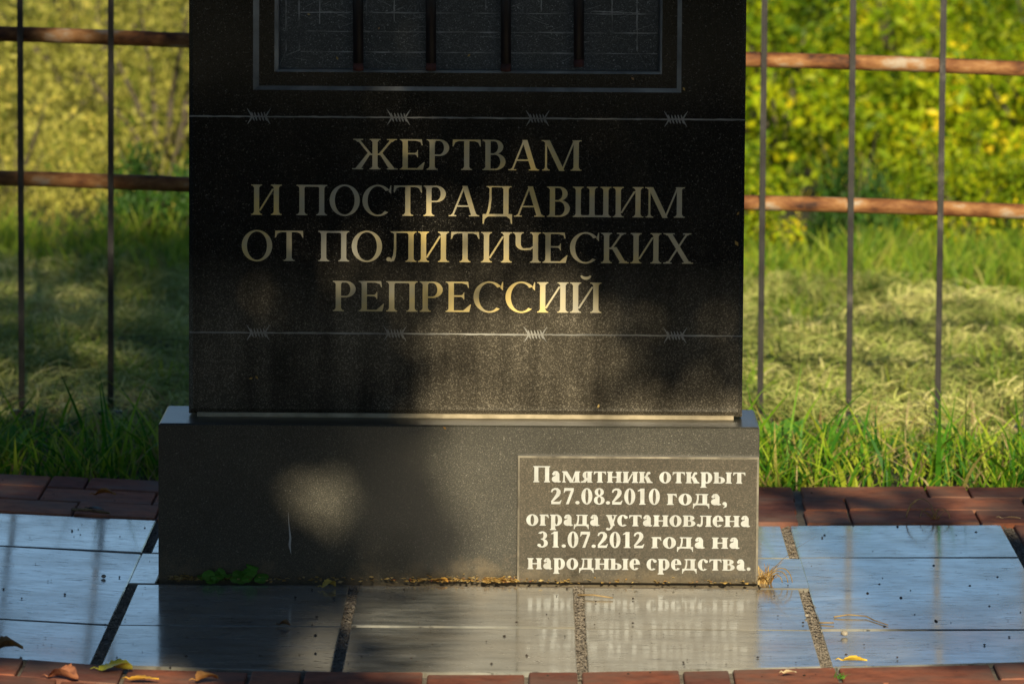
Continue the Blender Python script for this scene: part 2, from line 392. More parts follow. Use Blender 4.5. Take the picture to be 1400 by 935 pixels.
# orange seed litter along the plinth foot
lt = MB()
for _ in range(900):
    px = CR.choice([CR.uniform(230, 300), CR.uniform(250, 700), CR.uniform(560, 706), CR.uniform(660, 706), CR.uniform(706, 1036)])
    x, _y = onPave(px, 797); y = -.006-abs(CR.gauss(0, .009))
    s = CR.uniform(.001, .0028)
    a = CR.uniform(0, PI); dx, dy = math.cos(a)*s*1.6, math.sin(a)*s*1.6; z = .002+abs(CR.gauss(0, .0028))
    lt.quad([(x-dx, y-dy, z), (x+dy*.6, y-dx*.6, z+CR.uniform(-.001, .0015)), (x+dx, y+dy, z+.001), (x-dy*.6, y+dx*.6, z+CR.uniform(0, .002))])
M_litter = leafy('seed_litter', [(0, (.30, .17, .05)), (.5, (.55, .36, .10)), (.85, (.65, .50, .22)), (1, (.35, .07, .04))], .8, .15)
tag(lt.build('seed_litter', M_litter), kind='stuff', label='orange seed husks lying along the foot of the plinth', cat='litter')

# ------------------------------------------------------------------ monument
mon = tag(empty('memorial_stele', (0, .05, 0)), 'black granite memorial stele with gilded inscription on a wide grey plinth', 'monument')
def under(o, p=None):
    o.parent = p or mon
    if p is None: o.matrix_parent_inverse = Matrix.Translation((0, -.05, 0))
    return o
PX0, PX1, PT = -.4165, .4150, .2185
m = MB(); m.box(PX0, PX1, 0, .20, -.02, PT, .0022)
plinth = under(m.build('plinth', M_plinth))
# stele
SY = .082; ST = .10
SX0, SX1 = onY(258, 400, SY)[0], onY(1016.5, 400, SY)[0]; SZ0 = PT+.0035; SZ1 = 1.72; CH = .006
def P(px, py): return onY(px, py+ (px-627)*0, SY)
wx0, wx1 = onY(346, 60, SY)[0], onY(932, 60, SY)[0]; wz0 = onY(640, 125, SY)[1]; wz1 = 1.45
ox = onY(354, 60, SY)[0]-wx0; oz = .0055
ix0, ix1 = onY(375, 60, SY)[0], onY(905.5, 60, SY)[0]; iz0 = onY(640, 100.5, SY)[1]; iz1 = wz1-.03
m = MB()
def ring(a, b, mi):
    (x0, x1, z0, z1, y), (X0, X1, Z0, Z1, Y) = a, b
    A = [(x0, y, z0), (x1, y, z0), (x1, y, z1), (x0, y, z1)]; B = [(X0, Y, Z0), (X1, Y, Z0), (X1, Y, Z1), (X0, Y, Z1)]
    for i in range(4):
        j = (i+1) % 4; m.quad([A[i], A[j], B[j], B[i]], mi)
L = [((SX0, SX1, SZ0, SZ1, SY+ST), None), ((SX0, SX1, SZ0, SZ1, SY+CH), 0), ((SX0+CH, SX1-CH, SZ0+CH*1.3, SZ1-CH, SY), 0),
     ((wx0, wx1, wz0, wz1, SY), 0), ((wx0+ox, wx1-ox*.75, wz0+oz, wz1-oz, SY+.005), 1), ((ix0, ix1, iz0, iz1, SY+.005), 0),
     ((ix0+.0055, ix1-.003, iz0+.0032, iz1-.005, SY+.009), 1), ((ix0+.007, ix1-.005, iz0+.0035, iz1-.006, SY+.026), 2)]
for (a, _), (b, mi) in zip(L, L[1:]): ring(a, b, mi)
x0, x1, z0, z1, y = L[-1][0]; m.quad([(x0, y, z0), (x1, y, z0), (x1, y, z1), (x0, y, z1)], 2)
x0, x1, z0, z1, y = L[0][0]; m.quad([(x1, y, z0), (x0, y, z0), (x0, y, z1), (x1, y, z1)], 0)
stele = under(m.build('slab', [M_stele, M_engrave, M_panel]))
PANEL = SY+.026
# mortar seam under the slab
m = MB(); n_ = 120
for i in range(n_):
    a = SX0+.012+(SX1-SX0-.024)*i/n_; b = SX0+.012+(SX1-SX0-.024)*(i+1)/n_
    ya = SY-.001-.0045*(abs(noise.noise(Vector((a*25, 0, 0))))*1.6+.5*noise.noise(Vector((a*160, 3, 0)))); yb = SY-.001-.0045*(abs(noise.noise(Vector((b*25, 0, 0))))*1.6+.5*noise.noise(Vector((b*160, 3, 0))))
    m.quad([(a, ya-.0045, PT+.0004), (b, yb-.0045, PT+.0004), (b, yb, SZ0+.002), (a, ya, SZ0+.002)])
    m.quad([(a, ya, SZ0+.002), (b, yb, SZ0+.002), (b, SY+.05, SZ0+.0021), (a, SY+.05, SZ0+.0021)])
under(m.build('mortar_seam', M_mortar))
# strips of relief engraving --------------------------------------------------
def strip(m, pts, w, y, mi=0):
    """flat ribbon in the XZ plane at depth y; w half widths"""
    for i in range(len(pts)-1):
        (xa, za), (xb, zb) = pts[i], pts[i+1]
        d = math.hypot(xb-xa, zb-za) or 1; nx_, nz_ = -(zb-za)/d, (xb-xa)/d
        wa = w[i] if isinstance(w, (list, tuple)) else w; wb = w[i+1] if isinstance(w, (list, tuple)) else w
        m.quad([(xa-nx_*wa, y, za-nz_*wa), (xb-nx_*wb, y, zb-nz_*wb), (xb+nx_*wb, y, zb+nz_*wb), (xa+nx_*wa, y, za+nz_*wa)], mi)
def barbed(name, py, barbs, seed):
    rr = random.Random(seed); m = MB(); yy = SY-.0004
    z = onY(637, py, SY)[1]
    pts = []; ws = []
    for i in range(90):
        x = SX0+.001+(SX1-SX0-.002)*i/89; pts.append((x, z+rr.uniform(-.0003, .0003))); ws.append(.0010+rr.uniform(-.0003, .0004))
    strip(m, pts, ws, yy)
    for bp in barbs:
        x, _ = onY(bp, py, SY); yy -= .00004
        for k in range(5):      # wound coils
            cx = x-.0088+k*.0044+rr.uniform(-.0003, .0003); yy -= .00004
            strip(m, [(cx-.0016, z+.0062), (cx-.0005, z+.0025), (cx+.0010, z-.003), (cx+.0022, z-.0058)], [.0004, .0011, .0012, .0005], yy)
        for s in (-1, 1):       # spikes
            yy -= .00004
            strip(m, [(x+s*.0095, z), (x+s*.0122, z+.005), (x+s*.0165, z+.0115)], [.0011, .0009, .0002], yy); yy -= .00004
            strip(m, [(x+s*.0095, z), (x+s*.0122, z-.005), (x+s*.0158, z-.0105)], [.0011, .0009, .0002], yy)
    o = m.build(name, M_engrave, stele); return o
barbed('barbed_wire_engraving', 161.5, (354, 545, 735, 924), 1)
barbed('barbed_wire_engraving', 456.8, (353, 540, 732, 923), 2)
# carved lines in the window panel
m = MB(); rr = random.Random(4); yy = PANEL-.0004
def cl(px0, py0, px1, py1, w=.0008):
    global yy
    yy -= .00004; a = onY(px0, py0, PANEL); b = onY(px1, py1, PANEL); pts = []; ws = []
    n2 = 26
    for i in range(n2+1):
        t = i/n2; pts.append((a[0]+(b[0]-a[0])*t+rr.uniform(-.0003, .0003), a[1]+(b[1]-a[1])*t+rr.uniform(-.0003, .0003))); ws.append(max(.0001, w*rr.uniform(.3, 1.25)))
    strip(m, pts, ws, yy)
for py in (18, 44, 72, -12, -40): cl(411, py-1, 899, py+2, .0010)
for px, p1 in ((391, 70), (409, 69), (501, 23), (539, 30), (437, 33), (837, 46), (871, 70), (664, 14), (608, -5), (740, 16)): cl(px, -60, px, p1, .0010)
cl(391, 76, 411, 68, .0009); cl(871, 70, 884, 92, .0006); cl(391, 70, 380, 94, .0006); cl(808, 16, 870, 18, .0009)
for _ in range(110):      # scratches and cobweb like marks
    a, b = rr.uniform(385, 895), rr.uniform(-30, 92); t = rr.uniform(-.5, .5); ln = rr.uniform(6, 34)
    cl(a, b, a+ln*math.cos(t), b+ln*math.sin(t), .0003)
m.build('carved_wall_lines', M_fine, stele)
for px, pe in ((490, 96), (589.5, 96), (692, 97), (791.6, 91)):
    x = onY(px, 50, SY+.006)[0]; zb = onY(px, pe, SY+.006)[1]
    m = MB(); m.tube([(x, SY+.006, zb+.010), (x-.0008, SY+.0062, zb+.1), (x, SY+.006, zb+.4), (x, SY+.006, iz1)], .0074, 12)
    b = under(m.build('window_bar', M_wbar, smooth=True))
    m = MB(); m.tube([(x, SY+.0065, zb-.0005), (x, SY+.0062, zb+.004), (x, SY+.006, zb+.010)], [.0074, .0078, .0068], 12)
    m.build('rusted_end', M_wend, b, smooth=True)

# ------------------------------------------------------------------ serif letters drawn from strokes
class Face:
    def __init__(s, T, t, se, sh): s.T, s.t, s.se, s.sh = T, t, se, sh
    def begin(s): s.q = []
    def rect(s, x0, y0, x1, y1): s.q.append([(x0, y0), (x1, y0), (x1, y1), (x0, y1)])
    def poly(s, *p): s.q.append(list(p))
    def stem(s, x, y0, y1, w=None, bot=True, top=True, left=True, right=True):
        w = s.T if w is None else w; s.rect(x, y0, x+w, y1)
        e, h, br = s.se, s.sh, s.se*.8
        for on, y, d in ((bot, y0, 1), (top, y1, -1)):
            if not on: continue
            xl = x-(e if left else 0); xr = x+w+(e if right else 0)
            s.poly((xl, y), (xr, y), (xr, y+d*h), (xl, y+d*h))
            s.poly((x-(e*.55 if left else 0), y+d*h), (x+w+(e*.55 if right else 0), y+d*h), (x+w, y+d*(h+br)), (x, y+d*(h+br)))
    def diag(s, x0, y0, x1, y1, w): s.poly((x0, y0), (x0+w, y0), (x1+w, y1), (x1, y1))
    def foot(s, x, w, y, d=1, e=None):
        e = s.se if e is None else e; s.poly((x-e, y), (x+w+e, y), (x+w+e, y+d*s.sh), (x-e, y+d*s.sh))
        s.poly((x-e*.4, y+d*s.sh), (x+w+e*.4, y+d*s.sh), (x+w, y+d*(s.sh+.04)), (x, y+d*(s.sh+.04)))
    def arc(s, cx, cy, rx, ry, a0, a1, tx=None, ty=None, n=22):
        tx = s.T if tx is None else tx; ty = s.t if ty is None else ty
        P = []
        for i in range(n+1):
            a = math.radians(a0+(a1-a0)*i/n); c, d = math.cos(a), math.sin(a)
            P.append(((cx+rx*c, cy+ry*d), (cx+(rx-tx)*c, cy+(ry-ty)*d)))
        for (a, b), (c, d) in zip(P, P[1:]): s.poly(a, c, d, b)
    def ball(s, cx, cy, r, ry=None):
        ry = ry or r; s.q.append([(cx+r*math.cos(2*PI*i/12), cy+ry*math.sin(2*PI*i/12)) for i in range(12)])
    def stroke(s, pts, ws):
        for i in range(len(pts)-1):
            (xa, ya), (xb, yb) = pts[i], pts[i+1]
            def nrm(k):
                a = pts[max(k-1, 0)]; b = pts[min(k+1, len(pts)-1)]; d = math.hypot(b[0]-a[0], b[1]-a[1]) or 1
                return -(b[1]-a[1])/d, (b[0]-a[0])/d
            n0, n1 = nrm(i), nrm(i+1)
            s.poly((xa-n0[0]*ws[i], ya-n0[1]*ws[i]), (xb-n1[0]*ws[i+1], yb-n1[1]*ws[i+1]), (xb+n1[0]*ws[i+1], yb+n1[1]*ws[i+1]), (xa+n0[0]*ws[i], ya+n0[1]*ws[i]))
    def beak(s, x, y, d, dx):      # tapering end tick of a bar
        s.poly((x, y), (x-dx*.10, y), (x-dx*.02, y+d*.10), (x+dx*.012, y+d*.20)) if True else None
    def glyph(s, ch):
        """polygons on a cap height of 1 and the advance width"""
        s.begin(); T, t, e, sh = s.T, s.t, s.se, s.sh
        up = ch.upper() == ch; H = 1.0 if up else .69; k = 1.0 if up else .86
        C = ch.upper() if ch not in 'аруеы' else ch
        b0 = e+.02
        if C == ' ': return [], .40 if T < .18 else .30
        if C == 'П':
            W = .60*k+(.02 if up else -.02); s.stem(b0, 0, H); s.stem(b0+W-T*.1, 0, H); s.rect(b0, H-t-.012, b0+W, H); return s.q, W+T+2*e+.05
        if C == 'Ш':
            d = .42*k
            for i in range(3): s.stem(b0+i*d, 0, H)
            s.rect(b0, 0, b0+2*d, t+.012); return s.q, 2*d+T+2*e+.05
        if C == 'Н':
            W = .56*k; s.stem(b0, 0, H); s.stem(b0+W, 0, H); s.rect(b0, H*.5-t*.5, b0+W, H*.5+t*.6); return s.q, W+T+2*e+.05
        if C in 'ИЙ':
            W = .60*k; s.stem(b0, 0, H); s.stem(b0+W, 0, H)
            s.diag(b0+T-.02, H*.14, b0+W-t, H*.86, t*1.25)
            if C == 'Й':
                s.arc(b0+(W+T)/2, H+.26, .17, .17, 195, 345, .05, .10)
            return s.q, W+T+2*e+.05
        if C == 'Е':
            s.stem(b0, 0, H, right=False); r = b0+.60*k+(.05 if T > .18 else 0)
            s.rect(b0, H-t, r-.06, H); s.poly((r-.09, H), (r-.02, H), (r+.005, H-.20), (r-.022, H-.20)); s.poly((r-.20, H-t), (r-.05, H-t), (r-.03, H-.10), (r-.05, H-.10))
            s.rect(b0, H*.5, r-.16, H*.5+t); s.poly((r-.16, H*.5+t+.09), (r-.135, H*.5+t+.09), (r-.135, H*.5-.09), (r-.16, H*.5-.09)); s.poly((r-.22, H*.5+t), (r-.155, H*.5+.10), (r-.155, H*.5-.06), (r-.22, H*.5))
            s.rect(b0, 0, r, t); s.poly((r-.16, t), (r+.015, 0), (r+.07, .25), (r+.045, .25)); return s.q, r+.11
        if C == 'Р':
            s.stem(b0, 0, H); cx = b0+T+.13; s.rect(b0+T, H-t, cx, H); s.rect(b0+T, .455*H, cx, .455*H+t)
            s.arc(cx, .7275*H, .29+T*.1, .2725*H, 90, -90); return s.q, cx+.29+T*.1+.07
        if C == 'В':
            s.stem(b0, 0, H, right=False); cx = b0+T+.12*k
            s.rect(b0+T, H-t, cx, H); s.arc(cx, .765*H, .24*k+T*.15, .235*H, 90, -90)
            s.rect(b0+T, .53*H-t*.5, cx, .53*H+t*.5); s.rect(b0+T, 0, cx, t); s.arc(cx+.01, .278*H, .30*k+T*.15, .278*H, 90, -90); return s.q, cx+.31*k+T*.15+.07
        if C == 'О':
            rx = (.46 if up else .305)+(.0 if T < .18 else .02); s.arc(.03+rx, H/2, rx, H/2+.018, 0, 360, T, t, 40); return s.q, 2*rx+.08
        if C == 'С':
            rx = (.47 if up else .30); cx = .03+rx; s.arc(cx, H/2, rx, H/2+.018, 42, 312, T, t, 34)
            if up:
                x = cx+rx*.74; s.poly((x-.02, H*.80), (x+.055, H*.72), (x+.06, H*1.0), (x+.035, H*1.0)); return s.q, rx+cx-.02
            s.ball(cx+rx*.55, H*.80, .105*.9); return s.q, cx+rx*.92+.03
        if C == 'Т':
            W = .86*k-(0 if up else .06); s.stem(W/2-T/2+.03, 0, H, top=False); s.rect(.05, H-t, W+.01, H)
            for x, d in ((.03, 1), (W+.03, -1)):
                s.poly((x, H-.23*k), (x+d*.03, H-.23*k), (x+d*.10, H-t), (x+d*.012, H)); s.poly((x+d*.03, H-.12), (x+d*.19, H-t), (x+d*.1, H), (x+d*.012, H))
            return s.q, W+.06
        if C == 'А':
            W = .93; s.diag(.10, 0, .45, .96, t*1.15); s.diag(W-T-.06, 0, .43, 1.0, T); s.rect(.22, .31, .64, .31+t); s.foot(.11, t, 0, 1, e*1.1); s.foot(W-T-.06, T, 0, 1, e*.9); return s.q, W+.07
        if C == 'М':
            W = 1.02*k; x0 = b0+.02
            tl = t*1.2 if up else t*1.3
            s.stem(x0, 0, H, tl, top=False); s.foot(x0-.02, .02, H, -1)
            s.stem(x0+W-T, 0, H, top=False); s.foot(x0+W-T+.05, T-.05, H, -1, e)
            c = x0+W*.42; s.diag(c, -.01, x0-.02, H, T*1.02); s.diag(c+T*.35, -.01, x0+W-T, H, t*1.1) if up else s.diag(c+T*.3, -.01, x0+W-T, H, t*1.3)
            return s.q, x0+W+e+.03
        if C == 'К':
            s.stem(b0, 0, H); x = b0+T
            s.rect(x-.01, H*.47, x+.07, H*.47+t)
            if up:
                s.diag(x+.02, .46, x+.34, 1-sh, t*1.4); s.foot(x+.33, .08, 1, -1, .10)
                s.diag(x+.35, 0, x+.06, .53, T*1.05); s.foot(x+.37, T, 0, 1, .07); return s.q, x+.37+T+.10
            s.stroke([(x+.03, H*.48), (x+.14, H*.6), (x+.19, H*.82), (x+.26, H*.95)], [t*.7, t, t, t*1.1]); s.ball(x+.28, H*.89, .075)
            s.diag(x+.19, 0, x+.02, H*.54, T*1.05); s.foot(x+.20, T, 0, 1, .05); return s.q, x+.20+T+.09
        if C == 'Х':
            W = .98; s.diag(W-.14-T, 0, .12, 1, T*1.02); s.diag(.13, 0, W-.26, 1, t*1.3); s.foot(.13, t, 0, 1, .10); s.foot(W-.14-T, T, 0, 1, .09); s.foot(.12, T, 1, -1, .09); s.foot(W-.26, t, 1, -1, .10); return s.q, W+.04
        if C == 'Ж':
            W = 1.40; c = W/2; s.stem(c-T/2, 0, 1)
            for d in (-1, 1):
                f = lambda x: c+d*x
                s.poly((f(T/2-.01), .47), (f(T/2+.10), .47), (f(T/2+.10), .47+t), (f(T/2-.01), .47+t))
                s.poly((f(.10), .50), (f(.19), .50), (f(.545), .97), (f(.46), .97)); s.poly((f(.36), 1), (f(.66), 1), (f(.66), 1-sh), (f(.36), 1-sh)); s.poly((f(.42), 1-sh), (f(.60), 1-sh), (f(.53), .9), (f(.45), .9))
                s.poly((f(.13), .52), (f(.22), .54), (f(.62), 0), (f(.62-T*1.15), 0)); s.poly((f(.36), 0), (f(.69), 0), (f(.69), sh), (f(.36), sh))
            return s.q, W+.03
        if C == 'Д':
            W = .70*k+.03; x0 = .16*(1 if up else .75); xr = x0+W-T-.05
            s.stem(xr, 0, H, bot=False); s.rect(x0+.02, H-sh*1.1, xr+T, H)
            s.stroke([(x0+.13, H), (x0+.125, H*.55), (x0+.09, H*.25), (x0+.02, .0)], [t*.6, t*.7, t*.75, t*.8])
            s.foot(x0+.09, .06, H, -1, e); s.rect(x0-.10, 0, xr+T+.10, t*1.6)
            for x, d in ((x0-.11, 1), (xr+T+.11, -1)):
                s.poly((x, -.24*k), (x+d*.035, -.24*k), (x+d*.10, t*1.5), (x, t*1.5)); s.poly((x+d*.03, -.12), (x+d*.18, t*.3), (x+d*.1, t), (x+d*.02, t))
            return s.q, xr+T+.15
        if C == 'Л':
            W = .66*k; x0 = .24*(1 if up else .75); xr = x0+W-T
            s.stem(xr, 0, H); s.rect(x0+.0, H-t, xr, H); s.foot(x0+.05, .05, H, -1, e)
            s.stroke([(x0+.10, H), (x0+.10, H*.45), (x0+.08, H*.20), (x0+.03, .06), (x0-.03, .035), (x0-.08, .06)], [t*.65, t*.75, t*.9, t*1.0, t*.8, t*.5])
            s.ball(x0-.09, .08+(.0 if up else .02), .075 if up else .085, .07); return s.q, xr+T+e+.03
        if C == 'Ч':
            W = .66; s.stem(b0+W-T, 0, 1); s.stem(b0-.02, .62, 1, bot=False)
            s.arc(b0-.02+.26, .62, .26, .21, 180, 275, T, t*1.2); s.stroke([(b0+.24, .41+t*.6), (b0+.42, .45), (b0+W-T+.02, .53)], [t*.65, t*.7, t*.55]); return s.q, b0+W+e+.03
        if ch == 'а':
            x = .04; w = .42
            s.stroke([(x+.09, .53), (x+.14, .64), (x+.24, .66), (x+.33, .62)], [.05, .05, .045, .05]); s.ball(x+.105, .52, .085)
            s.rect(x+w-T, .10, x+w, .52); s.arc(x+w-.22, .46, .22, .23, 5, 90, T, t)
            s.arc(x+.20, .20, .20, .20, 80, 320, T*.95, t*1.1); s.stroke([(x+.20, .385), (x+.32, .42)], [t*.6, t*.6])
            s.stroke([(x+.30, .08), (x+.22, .03)], [.03, .03]); s.stroke([(x+w-T*.5, .12), (x+w-.02, .04), (x+w+.08, .05)], [T*.5, .06, .02]); return s.q, x+w+.12
        if C == 'Я':
            w = .50; s.stem(b0+w-T+.02, 0, H, left=False); s.rect(b0+.22, H-t, b0+w-T+.05, H); s.rect(b0+.22, .33*H, b0+w-T+.05, .33*H+t)
            s.arc(b0+.24, .66*H, .21, .34*H, 90, 270, T*.9, t); s.diag(b0-.02, 0, b0+.18, .40*H, T*.9); s.foot(b0-.02, T*.6, 0, 1, .05); return s.q, b0+w+e+.06
        if ch == 'р':
            s.stem(b0, -.27, H, top=False); s.poly((b0-e, H), (b0, H), (b0, H-sh-.03), (b0-e, H-sh*.8)); s.arc(b0+T*.6+.16, H/2, .30, H/2+.012, 120, -140, T, t*1.2); return s.q, b0+T*.6+.16+.35
        if ch == 'ы':
            s.stem(b0, 0, H, right=False); cx = b0+T+.10; s.rect(b0+T, 0, cx, t); s.rect(b0+T, H*.58-t, cx, H*.58); s.arc(cx, .29*H, .25, .29*H, 90, -90, T, t); x = cx+.25+.10; s.stem(x, 0, H); return s.q, x+T+e+.04
        if C == 'Г':
            s.stem(b0, 0, H); r = b0+.44; s.rect(b0, H-t, r-.05, H); s.poly((r-.14, H), (r-.03, H), (r, H-.22), (r-.03, H-.22)); s.poly((r-.22, H-t), (r-.05, H-t), (r-.02, H-.14), (r-.05, H-.14)); return s.q, r+.05
        if ch == 'у':
            s.diag(.26, .02, .06, H-.02, T*1.05); s.diag(.30, .0, .48, H-.02, t*1.3); s.foot(.07, T, H, -1, .06); s.foot(.47, t, H, -1, .08)
            s.stroke([(.36, .06), (.29, -.12), (.20, -.22), (.10, -.22)], [t*1.0, t*.9, t*.7, t*.8]); s.ball(.10, -.18, .08); return s.q, .60
        if ch == 'е':
            rx = .29; cx = .03+rx; s.arc(cx, H/2, rx, H/2+.015, 0, 318, T, t*1.1, 34); s.rect(cx-rx+T*.6, H*.5-.01, cx+rx-.02, H*.5+t*.9); return s.q, 2*rx+.07
        if ch == '.': s.ball(.13, .10, .105); return s.q, .28
        if ch == ',': s.ball(.13, .10, .105); s.stroke([(.20, .08), (.18, -.08), (.07, -.17)], [.055, .05, .015]); return s.q, .28
        if ch == '0': s.arc(.31, .5, .27, .51, 0, 360, T*.85, t, 36); return s.q, .61
        if ch == '1': s.stem(.22, 0, 1, T*.9, top=False); s.poly((.22, 1), (.22+T*.9, 1), (.22+T*.9, .9), (.22, .86)); s.poly((.08, .82), (.10, .88), (.26, .99), (.26, .86)); return s.q, .60
        if ch == '2':
            s.stroke([(.07, .74), (.12, .88), (.23, .945), (.34, .93), (.41, .83), (.42, .70), (.36, .54), (.24, .36), (.08, .14)], [.035, .05, .06, .075, .095, .105, .095, .07, .045])
            s.rect(.06, 0, .50, .15); s.poly((.42, .10), (.50, .0), (.57, .25), (.53, .25)); return s.q, .61
        if ch == '3':
            s.arc(.26, .75, .24, .25, 150, -80, T*.8, t*1.3); s.arc(.25, .27, .29, .275, 85, -145, T*.85, t*1.3); s.ball(.10, .14, .09); s.rect(.19, .49, .32, .49+t); return s.q, .61
        if ch == '7': s.rect(.09, .83, .55, 1); s.poly((.06, .70), (.09, .70), (.16, .85), (.09, 1)); s.diag(.17, 0, .42, .85, T*.62); return s.q, .61
        if ch == '8':
            s.arc(.31, .765, .225, .245, 0, 360, T*.72, t*1.1, 30); s.arc(.31, .26, .265, .275, 0, 360, T*.78, t*1.1, 30); return s.q, .61
        raise ValueError(ch)
def set_line(face, text, px0, px1, pyl, pyr, cap, Y, mat_, parent, name):
    """baseline runs from pixel height pyl to pyr measured on the photograph; cap in metres"""
    xa = onY(px0, pyl, Y)[0]; xb = onY(px1, pyr, Y)[0]; z = onY((px0+px1)/2, (pyl+pyr)/2, Y)[1]
    glyphs = []; x = 0
    for ch in text: q, a = face.glyph(ch); glyphs.append((x, q)); x += a
    allx = [gx_+p[0] for gx_, q in glyphs for poly in q for p in poly]; mn, mx = min(allx), max(allx)
    sx = (xb-xa)/(mx-mn); yy = Y-.0006; start = 0
    words = text.split(' ') if mat_ is M_gold else [text]
    for wd_ in words:
        m = MB()
        for gx_, q in glyphs[start:start+len(wd_)]:
            for i, poly in enumerate(q):
                y = yy-.000015*(i % 40)
                pts = [(xa+(gx_+p[0]-mn)*sx, y, z+p[1]*cap) for p in poly]
                ar = sum(pts[a][0]*pts[(a+1) % len(pts)][2]-pts[(a+1) % len(pts)][0]*pts[a][2] for a in range(len(pts)))
                if ar < 0: pts.reverse()
                m.quad(pts)
        start += len(wd_)+1
        o = m.build(name, mat_, parent); o['label'] = ('gilded' if mat_ is M_gold else 'cream')+' inscription reading '+wd_
roman = Face(.158, .050, .085, .034)
KM = 1/980.0
for text, a, b, yl, yr in (('ЖЕРТВАМ', 481.5, 795, 231.5, 233.8), ('И ПОСТРАДАВШИМ', 343.5, 936, 293.7, 298), ('ОТ ПОЛИТИЧЕСКИХ', 330.5, 947.5, 356.5, 360.6), ('РЕПРЕССИЙ', 455, 822, 425.2, 427.8)):
    set_line(roman, text, a, b, yl, yr, 41.5*KM, SY, M_gold, stele, 'inscription')
# plaque
PQ = -.014
qx0, qx1 = onY(707.5, 700, PQ)[0], onY(1037, 700, PQ)[0]; qz1 = onY(870, 624.5, PQ)[1]; qz0 = .0015
m = MB(); b = .0028
def ring2(a, b_, mi=0):
    (x0, x1, z0, z1, y), (X0, X1, Z0, Z1, Y) = a, b_
    A = [(x0, y, z0), (x1, y, z0), (x1, y, z1), (x0, y, z1)]; B = [(X0, Y, Z0), (X1, Y, Z0), (X1, Y, Z1), (X0, Y, Z1)]
    for i in range(4): j = (i+1) % 4; m.quad([A[i], A[j], B[j], B[i]], mi)
ring2((qx0, qx1, qz0, qz1, -.0006), (qx0, qx1, qz0, qz1, PQ+b), 0)
ring2((qx0, qx1, qz0, qz1, PQ+b), (qx0+b, qx1-b, qz0+b*.5, qz1-b*.8, PQ), 1)
m.quad([(qx0+b, PQ, qz0+b*.5), (qx1-b, PQ, qz0+b*.5), (qx1-b, PQ, qz1-b*.8), (qx0+b, PQ, qz1-b*.8)], 0)
M_edge = simple('pale_plaque_edge', [(.3, (.10, .09, .07)), (.7, (.40, .36, .28))], 40, .6)  # bevel ring paler than the plaque face
plaque = under(m.build('plaque', [M_plaque, M_edge]))
plaque['label'] = 'small dark plaque with cream dedication text fixed low on the right of the plinth'
bold = Face(.225, .062, .055, .055)
for text, a, b_, y in (('Памятник открыт', 729, 1019, 659.2), ('27.08.2010 года,', 753, 994, 688.9), ('ограда установлена', 719.5, 1025.5, 718.4), ('31.07.2012 года на', 734.5, 1011, 748.2), ('народные средства.', 721, 1026, 778.0)):
    set_line(bold, text, a, b_, y, y+1.2, 22*KM*1.0, PQ, M_white, plaque, 'inscription')

# ------------------------------------------------------------------ iron fence behind
FY = 1.75; TOP = 1.25
fence = tag(empty('iron_fence', (0, FY, 0)), 'low iron fence with thin square pickets and two rusty rails behind the monument', 'fence')
def fchild(o): o.parent = fence; o.matrix_parent_inverse = Matrix.Translation((0, -FY, 0)); return o
r1a, r1b = onY(0, 47, FY+.016), onY(1400, 94, FY+.016); r2a, r2b = onY(0, 244, FY+.016), onY(1400, 289, FY+.016)
for (a, b_) in ((r1a, r1b), (r2a, r2b)):
    sl_ = (b_[1]-a[1])/(b_[0]-a[0]); pts = []
    for i in range(25):
        x = -2.2+4.4*i/24; pts.append((x, FY+.016, a[1]+(x-a[0])*sl_+.0012*math.sin(i*1.7)))
    m = MB(); m.tube(pts, .0128, 16); fchild(m.build('rail', M_rust, smooth=True))
z_r1 = lambda x: r1a[1]+(x-r1a[0])*(r1b[1]-r1a[1])/(r1b[0]-r1a[0])
pk = [29, 151, 278.5, 406, 533.5, 661, 788.5, 916, 1042, 1163.5, 1285.5]
PX = [onY(p, 300, FY)[0] for p in pk]
PX = [PX[0]-.15*k for k in range(8, 0, -1)]+PX+[PX[-1]+.15*k for k in range(1, 9)]
for i, x in enumerate(PX):
    zb = .012 if x < 0 else (.012 if x < .7 else -.002)
    w = .0049
    m = MB(); th = .0055
    dx = TR.uniform(-.002, .002)
    v = []
    for z, dd in ((zb, 0), (.3, dx*.3), (.7, dx*.7), (TOP, dx)):
        v.append([(x+dd-w, FY-th, z), (x+dd+w, FY-th, z), (x+dd+w, FY+th, z), (x+dd-w, FY+th, z)])
    for a, b_ in zip(v, v[1:]):
        for j in range(4): k = (j+1) % 4; m.quad([a[j], a[k], b_[k], b_[j]])
    m.quad(v[0][::-1]); m.quad([*v[-1]])
    pick = fchild(m.build('picket', M_iron))
    # forked foot: a short cross bar and two splayed tines
    m = MB(); m.box(x-.020, x+.020, FY-.008, FY+.008, zb-.004, zb+.006, .002)
    m.tube([(x-.017, FY, zb), (x-.022, FY, zb-.02), (x-.030, FY-.002, zb-.05)], [.006, .0065, .004], 6)
    m.tube([(x+.017, FY, zb), (x+.020, FY, zb-.02), (x+.024, FY-.002, zb-.05)], [.006, .0065, .004], 6)
    m.tube([(x, FY, zb), (x, FY, zb-.06)], .005, 6)
    o = m.build('forked_foot', M_iron, pick, smooth=False)
    if False: o.location = (0, 0, 0)

